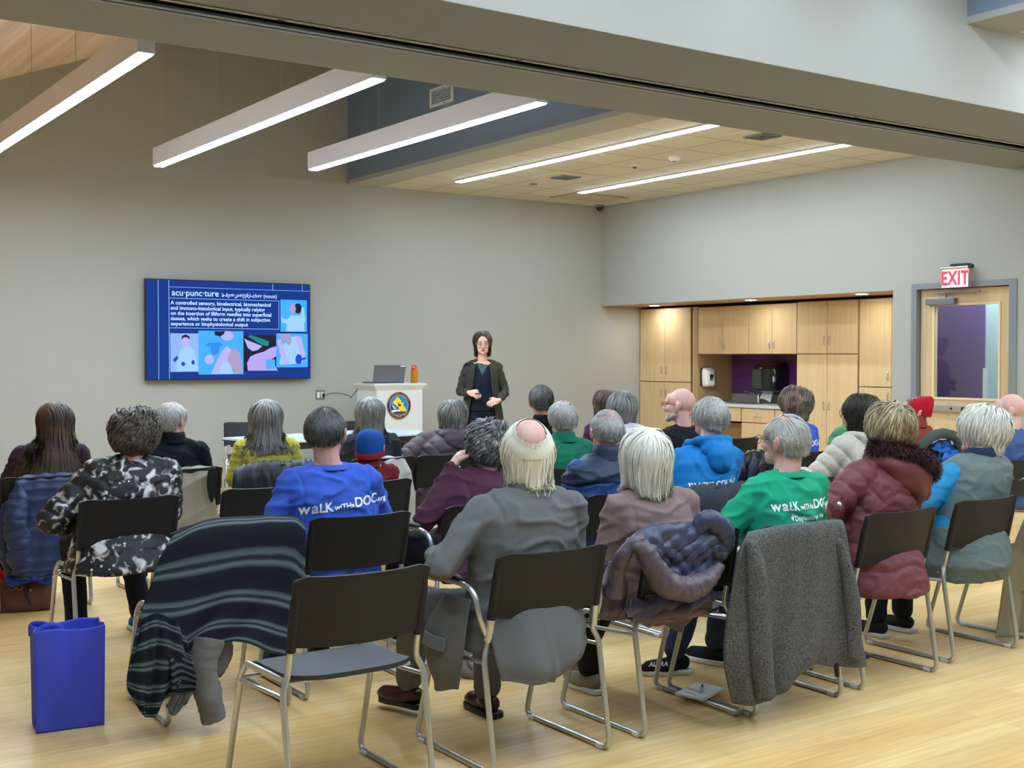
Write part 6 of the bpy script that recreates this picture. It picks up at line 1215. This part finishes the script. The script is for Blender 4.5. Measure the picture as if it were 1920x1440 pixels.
# navy quilted jacket
c = coat('navy_quilted_jacket', 'navy quilted jacket over the leftmost chair back', 'jacket'); nq = nylon('navy_quilt', '#26365c', .5); Y1_ = R4
cloth('drape', grid([(Y1_ + .10, [(40, 902), (75, 896), (112, 894), (152, 892)]), (Y1_, [(30, 896), (72, 890), (112, 888), (154, 886)]), (Y1_ - .06, [(26, 925), (72, 920), (112, 918), (155, 915)]), (Y1_ - .07, [(22, 990), (70, 990), (112, 985), (152, 980)]), (Y1_ - .08, [(25, 1060), (68, 1062), (108, 1058), (140, 1045)]), (Y1_ - .08, [(32, 1085), (68, 1088), (100, 1078), (128, 1060)])]), nq, c, 60, 110, .012, fold=baffle(.010, 13))
puff('sleeve', [at(38, 905, Y1_ - .05), at(30, 960, Y1_ - .10), at(34, 1020, Y1_ - .12), at(42, 1075, Y1_ - .12)], [.03, .062, .066, .055], nq, c, pitch=.055, depth=.16, seed=1, k=90)
puff('sleeve', [at(16, 945, Y1_), at(6, 985, Y1_ - .02), at(14, 1045, Y1_ - .02), at(26, 1075, Y1_ - .04)], [.03, .04, .04, .03], nq, c, pitch=.05, depth=.16, seed=2)
# beige quilted vest
c = coat('beige_quilted_vest', 'beige quilted vest with black armhole lining over a chair back', 'vest'); bq = nylon('beige_quilt', '#8f8878', .6); Y3_ = R4
cloth('drape', grid([(Y3_ + .08, [(322, 886), (350, 882), (375, 880), (398, 879)]), (Y3_, [(322, 880), (350, 877), (375, 875), (400, 874)]), (Y3_ - .05, [(322, 905), (350, 903), (375, 900), (398, 898)]), (Y3_ - .06, [(322, 950), (350, 948), (378, 946), (404, 945)]), (Y3_ - .06, [(325, 1000), (352, 1000), (385, 998), (414, 990)])]), bq, c, 40, 90, .014, fold=lambda U, V: .014 * np.abs(np.sin(V * 10 + U * 2.2)) ** .5 + .003 * np.sin(U * 17))
cloth('armhole_lining', grid([(Y3_ - .085, [(391, 876), (397, 874), (404, 875)]), (Y3_ - .095, [(388, 905), (394, 905), (400, 905)]), (Y3_ - .10, [(391, 930), (396, 932), (402, 925)]), (Y3_ - .10, [(395, 941), (397, 942), (400, 938)])]), bn, c, 14, 20, .006)
# black jacket behind the yellow sweater
c = coat('black_jacket', 'black jacket over the chair back below the yellow-green sweater', 'jacket'); Y4_ = R4
cloth('drape', grid([(Y4_ + .09, [(446, 882), (490, 876), (535, 872), (580, 868)]), (Y4_, [(444, 874), (490, 868), (535, 865), (583, 862)]), (Y4_ - .06, [(438, 895), (488, 890), (535, 887), (586, 884)]), (Y4_ - .07, [(434, 935), (488, 930), (540, 925), (590, 920)])]), nylon('ink_nylon', '#1c212c', .45), c, 70, 40, .010, fold=wr(.008, 29, 5))
# pale coat
c = coat('pale_quilted_coat', 'pale grey quilted coat over a chair beside the maroon-clad person', 'coat'); pq = nylon('pale_quilt', '#b4b2ae', .6); Y6_ = R4
cloth('drape', grid([(Y6_ + .08, [(705, 868), (725, 864), (742, 862), (756, 864)]), (Y6_, [(705, 862), (725, 857), (742, 855), (758, 860)]), (Y6_ - .05, [(706, 885), (730, 880), (752, 878), (770, 885)]), (Y6_ - .06, [(708, 935), (735, 932), (760, 930), (778, 930)]), (Y6_ - .06, [(715, 990), (740, 992), (762, 990), (778, 980)])]), pq, c, 40, 80, .016, fold=lambda U, V: .012 * np.abs(np.sin(V * 13 + U * 3)) ** .5 + .006 * np.sin(U * 12))
# dark coat lined in blue
c = coat('blue_lined_coat', 'dark coat with bright blue quilted lining and rolled hood edge on a chair', 'coat'); Y23 = R3 + .03
puff('hood_edge', [at(1722, 850, Y23 - .02), at(1738, 826, Y23 - .05), at(1764, 813, Y23 - .07), at(1790, 820, Y23 - .08), at(1802, 842, Y23 - .08), at(1804, 872, Y23 - .07)], [.03, .038, .040, .040, .036, .028], fabric('olive_grey_plush', '#4d5250', .9), c, pitch=0, seed=8)
cloth('lining', grid([(Y23 - .02, [(1742, 836), (1765, 824), (1786, 828)]), (Y23 - .06, [(1758, 850), (1776, 845), (1794, 850)]), (Y23 - .07, [(1764, 875), (1780, 874), (1798, 872)])]), nylon('cobalt_lining', '#1763b8', .4), c, 40, 40, .012, fold=lambda U, V: .016 * np.sin(U * 14 + V * 9) + .008 * np.sin(V * 24))
cloth('outer', grid([(Y23 + .04, [(1720, 848), (1745, 838), (1768, 838)]), (Y23 - .05, [(1718, 860), (1745, 852), (1768, 850)]), (Y23 - .06, [(1722, 885), (1745, 885), (1766, 885)])]), fabric('black_felt', '#16181b'), c, 30, 30, .012, fold=wr(.005, 15))
# trench coat
c = coat('trench_coat', 'long beige trench coat hanging to the floor at the right picture edge', 'coat'); tcm = fabric('beige_gabardine', '#8d8470', .75); YH = R1 + .12
tr_rows = []
for Y, zf, x0, x1 in ((YH + .08, .84, 5.82, 6.40), (YH, .86, 5.80, 6.42), (YH - .07, .80, 5.76, 6.44), (YH - .02, .60, 5.70, 6.46), (YH + .03, .38, 5.66, 6.46), (YH + .04, .18, 5.63, 6.46), (YH + .04, .035, 5.60, 6.47)): tr_rows.append([(x0 + (x1 - x0) * i / 5, Y, zf + .01 * math.sin(i * 2)) for i in range(6)])
cloth('body', tr_rows, tcm, c, 90, 80, .008, fold=lambda U, V: .018 * np.sin(U * 28 + V * 1.5) * (V ** .6) + .006 * np.sin(U * 61))
puff('sleeve', [(5.84, YH - .08, .84), (5.79, YH - .11, .70), (5.76, YH - .10, .55), (5.76, YH - .08, .42)], [.035, .055, .055, .045], tcm, c, pitch=0, seed=3, sq=.7)
cloth('storm_flap', [[(5.79, YH - .10, .58), (5.90, YH - .11, .58), (6.0, YH - .10, .58)], [(5.79, YH - .105, .48), (5.90, YH - .115, .47), (6.0, YH - .10, .48)]], tcm, c, 16, 10, .006)
for z in (.54, .27): 
    b = MB(); b.lathe([(0, 0), (.013, 0), (.013, .004), (0, .005)], c=(5.73, YH - .075 if z > .4 else YH - .01, z), n=16, M=Matrix.Rotation(PI / 2, 3, 'X')); b.build('button', mat('horn_button', '#6b573c', .4), c)

# ------------------------------------------------------------------ bags
nb_m = fabric('blue_nonwoven', '#4753d0', .55, bs=300); c = thing('tote_bag', 'royal blue open tote bag standing on the floor at the left', 'bag', (1.283, 5.05, 0), -.12)
W_, D_, Hh = .128, .080, .405
def wall(name, a, b_, bulge, tone=nb_m, fold=None):
    rows = []
    for i in range(5):
        v = i / 4; z = Hh * (1 - v) + .002; f = 1 + .04 * (1 - v); k_ = math.sin(PI * v) * bulge; r = []
        for j in range(5): u = j / 4; px_ = (a[0] * (1 - u) + b_[0] * u) * f; py_ = (a[1] * (1 - u) + b_[1] * u) * f; nx, ny = (a[1] - b_[1]), (b_[0] - a[0]); L = math.hypot(nx, ny); r.append((px_ + nx / L * k_ * math.sin(PI * u), py_ + ny / L * k_ * math.sin(PI * u), z + (.006 * math.sin(u * 7) if i == 0 else 0)))
        rows.append(r)
    return cloth(name, rows, tone, c, 40, 50, .003, fold=fold)
A_, B_, C_, D2 = (-W_, -D_), (W_, -D_), (W_, D_), (-W_, D_)
wall('front_panel', A_, B_, -.012, fold=lambda U, V: .006 * np.sin(U * 9 + 1) * np.sin(PI * V) + .012 * np.exp(-((U - .5) / .06) ** 2) * np.sin(PI * np.clip(V * 1.3, 0, 1)))
wall('back_panel', C_, D2, .008, fold=lambda U, V: .004 * np.sin(U * 11)); wall('side_gusset', B_, C_, .02, fold=lambda U, V: .014 * np.exp(-((U - .5) / .12) ** 2)); wall('side_gusset', D2, A_, .02, fold=lambda U, V: .014 * np.exp(-((U - .5) / .12) ** 2))
MB().box(-W_, W_, -D_, D_, .0, .004).build('base', nb_m, c, smooth=False)
hb = MB()
for (x, y, z0, s_) in ((-.075, -D_ + .012, .36, 1),): hb.tube(spath([(-.12, y, .36), (-.115, y + .015, .405), (-.07, y + .01, .425), (-.03, y + .012, .405), (-.035, y, .36)], 24), .011, 8, sq=.25)
hb.tube(spath([(-.13, D_ - .012, .36), (-.125, D_ - .02, .41), (-.06, D_ - .03, .40), (-.03, D_ - .015, .36)], 24), .011, 8, sq=.25); hb.build('handle', nb_m, c)
# brown handbag, red tote and bottle, blue cloth at the left edge
br = mat('brown_leather_bag', '#5a3426', .5, bump=(160, .3, .002)); c = thing('handbag', 'brown leather handbag with brass hooks beside the leftmost chair', 'handbag', (1.66, 7.47, 0), -.25)
b = MB(); b.loft([(0, 0, .002, .155, .065), (0, 0, .03, .165, .075), (0, 0, .12, .155, .068), (0, 0, .185, .140, .05), (0, 0, .20, .13, .04)], 36, 4); me = remesh(b, .008, 3); co = coords(me); setco(me, co + normals(me) * (fnoise(co, 14, 3) * .008)[:, None]); me.materials.append(br); shade(me, 180); link('body', me, c)
b = MB(); b.tube(spath([(-.09, -.05, .18), (-.08, -.07, .27), (0, -.075, .31), (.08, -.07, .27), (.09, -.05, .18)], 24), .009, 8); b.build('handle', br, c); b = MB(); b.tube([(.0, -.07, .19), (.01, -.075, .10), (.03, -.078, .05)], .006, 6); b.build('zip_pull_strap', M_dark, c)
b = MB(); 
for x in (-.07, -.03): b.tube([Vector((x + .016 * math.cos(a), -.076, .15 + .016 * math.sin(a))) for a in np.linspace(PI, 2 * PI, 12)], .0025, 6)
b.ell((.03, -.078, .13), (.007, .005, .01)); b.build('brass_hook', mat('brass', '#b58a3c', .3, .9), c)
cl_ = cloth('blue_cloth', [[(1.55, 7.42, .235), (1.62, 7.40, .25), (1.70, 7.40, .245), (1.77, 7.43, .22)], [(1.53, 7.36, .20), (1.62, 7.35, .225), (1.70, 7.36, .225), (1.79, 7.37, .19)], [(1.55, 7.34, .17), (1.62, 7.33, .19), (1.70, 7.335, .185), (1.78, 7.35, .16)]], fabric('mid_blue_cloth', '#274a8c'), None, 40, 30, .02, fold=wr(.010, 13)); tag(cl_, 'bunched blue cloth lying on top of the brown handbag', 'cloth')
c = thing('red_bottle', 'red drinking bottle at the left picture edge behind the handbag', 'bottle', (1.62, 7.72, 0)); MB().lathe([(.036, .0), (.04, .008), (.04, .19), (.026, .21)], n=22).build('body', mat('bottle_red', '#c62a34', .3), c); MB().lathe([(.028, .205), (.03, .24), (.022, .245), (0, .246)], n=18).build('cap', mat('cap_maroon', '#8d1f2b', .4), c)
c = thing('red_bag', 'small bright red bag on the floor at the left picture edge', 'bag', (1.50, 7.56, 0), .1); b = MB(); b.loft([(0, 0, .002, .07, .045), (0, 0, .10, .075, .05), (0, 0, .20, .062, .03), (0, 0, .215, .05, .012)], 24, 4); b.build('body', fabric('bright_red', '#cf3a34'), c); b = MB(); b.tube(spath([(-.05, 0, .20), (-.03, 0, .27), (.03, 0, .27), (.05, 0, .20)], 16), .007, 6); b.build('handle', fabric('bright_red', '#cf3a34'), c)
c = thing('red_satchel', 'small red item showing on the empty chair seat right of the beige vest', 'bag', (2.60, R3 + .33, .462)); b = MB(); b.loft([(0, 0, .0, .09, .05), (0, 0, .06, .10, .055), (0, 0, .11, .085, .035)], 24, 4); b.build('body', fabric('bright_red', '#cf3a34'), c)
# slumped grey bag under the row
gb = fabric('taupe_canvas', '#7d766f', .75); c = thing('canvas_bag', 'slumped taupe canvas bag on the floor under the armchair', 'bag', (3.14, 4.72, 0), -.35)
b = MB(); b.loft([(0, 0, .002, .15, .09), (0, 0, .04, .16, .10), (.0, 0, .10, .135, .08), (.01, .0, .15, .10, .05), (.02, .0, .165, .07, .03)], 32, 3); me = remesh(b, .009, 3); co = coords(me); setco(me, co + normals(me) * (fnoise(co, 13, 5) * .022)[:, None]); me.materials.append(gb); shade(me, 180); link('body', me, c)
b = MB(); b.tube(spath([(-.10, -.09, .03), (-.13, -.07, .09), (-.09, -.05, .15), (-.0, -.06, .16)], 20), .012, 8, sq=.4); b.build('strap', gb, c)
b = MB(); b.tube([Vector((-.12 + .014 * math.cos(a), -.095, .10 + .02 * math.sin(a))) for a in np.linspace(0, 2 * PI, 14)], .003, 6, cap=False); b.tube([(-.12, -.095, .08), (-.10, -.10, .04)], .005, 6); b.build('snap_hook', M_chrome, c)
# booklet, pen, cup
M_paper = mat('paper_white', '#e4e2de', .7)
c = thing('booklet', 'white booklet lying over the sled leg under the down-jacket chair', 'booklet', (3.66, 3.86, .026), .35); b = MB(); b.box(-.105, .105, -.07, .07, 0, .004); b.build('cover', M_paper, c, smooth=False); b = MB(); b.box(-.10, .11, -.066, .074, .005, .008); b.build('inner_sheet', M_paper, c, smooth=False)
c = thing('pen', 'blue and silver pen lying on the white booklet', 'pen', (3.665, 3.86, .0395), .75); MB().tube([(-.06, 0, 0), (.02, 0, 0)], .0045, 8).build('barrel', mat('pen_silver', '#b9c3cf', .3), c); MB().tube([(.02, 0, 0), (.07, 0, 0)], .0052, 8).build('cap', mat('pen_blue', '#1d3f94', .3), c)
c = thing('clear_cup', 'small clear cup with blue lid on the floor behind the grey fleece', 'cup', (4.41, 3.93, 0)); MB().lathe([(.030, .0), (.034, .004), (.036, .034), (.034, .036)], n=22).build('body', mat('clear_plastic', '#e8eef2', .1, trans=.8), c); MB().lathe([(.037, .036), (.037, .046), (0, .048)], n=22).build('lid', mat('lid_blue', '#3f6fc4', .4), c)
c = thing('blue_pen', 'small blue pen on the floor right of the grey fleece', 'pen', (4.80, 3.90, .006), .2); MB().tube([(-.05, 0, 0), (.05, 0, 0)], .006, 8).build('barrel', mat('pen_blue', '#1d3f94', .3), c)
def sheet(name, label, pts):
    o = cloth(name, [[pts[0], pts[1]], [pts[3], pts[2]]], M_paper, None, 12, 12, .0015, fold=lambda U, V: .008 * np.sin(V * PI)); tag(o, label, 'paper')
sheet('paper_sheet', 'white paper on the lap of the person in plum top', [at(832, 920, 5.30), at(850, 930, 5.32), at(838, 962, 5.20), at(820, 945, 5.18)])
sheet('paper_sheet', 'lilac-white paper held by the person in cream puffer jacket', [at(1553, 867, 5.42), at(1584, 873, 5.40), at(1574, 898, 5.30), at(1545, 890, 5.32)])
me = text_mesh('ALTRA', .030, bold=.0008, shear=.25); me.materials.clear(); me.materials.append(M_text)
# maker's lettering on the black running shoe under the green T-shirt's chair
for o_ in list(SC.objects):
    if o_.name.startswith('shoe') and o_.parent and o_.parent.get('label', '').startswith('man in green T-shirt') and abs(o_.rotation_euler.z - 1.1) < .01:
        l_ = link('lettering', me, o_); l_.location = (-.0455, .095, .050); l_.rotation_euler = (PI / 2 - .25, 0, -PI / 2)
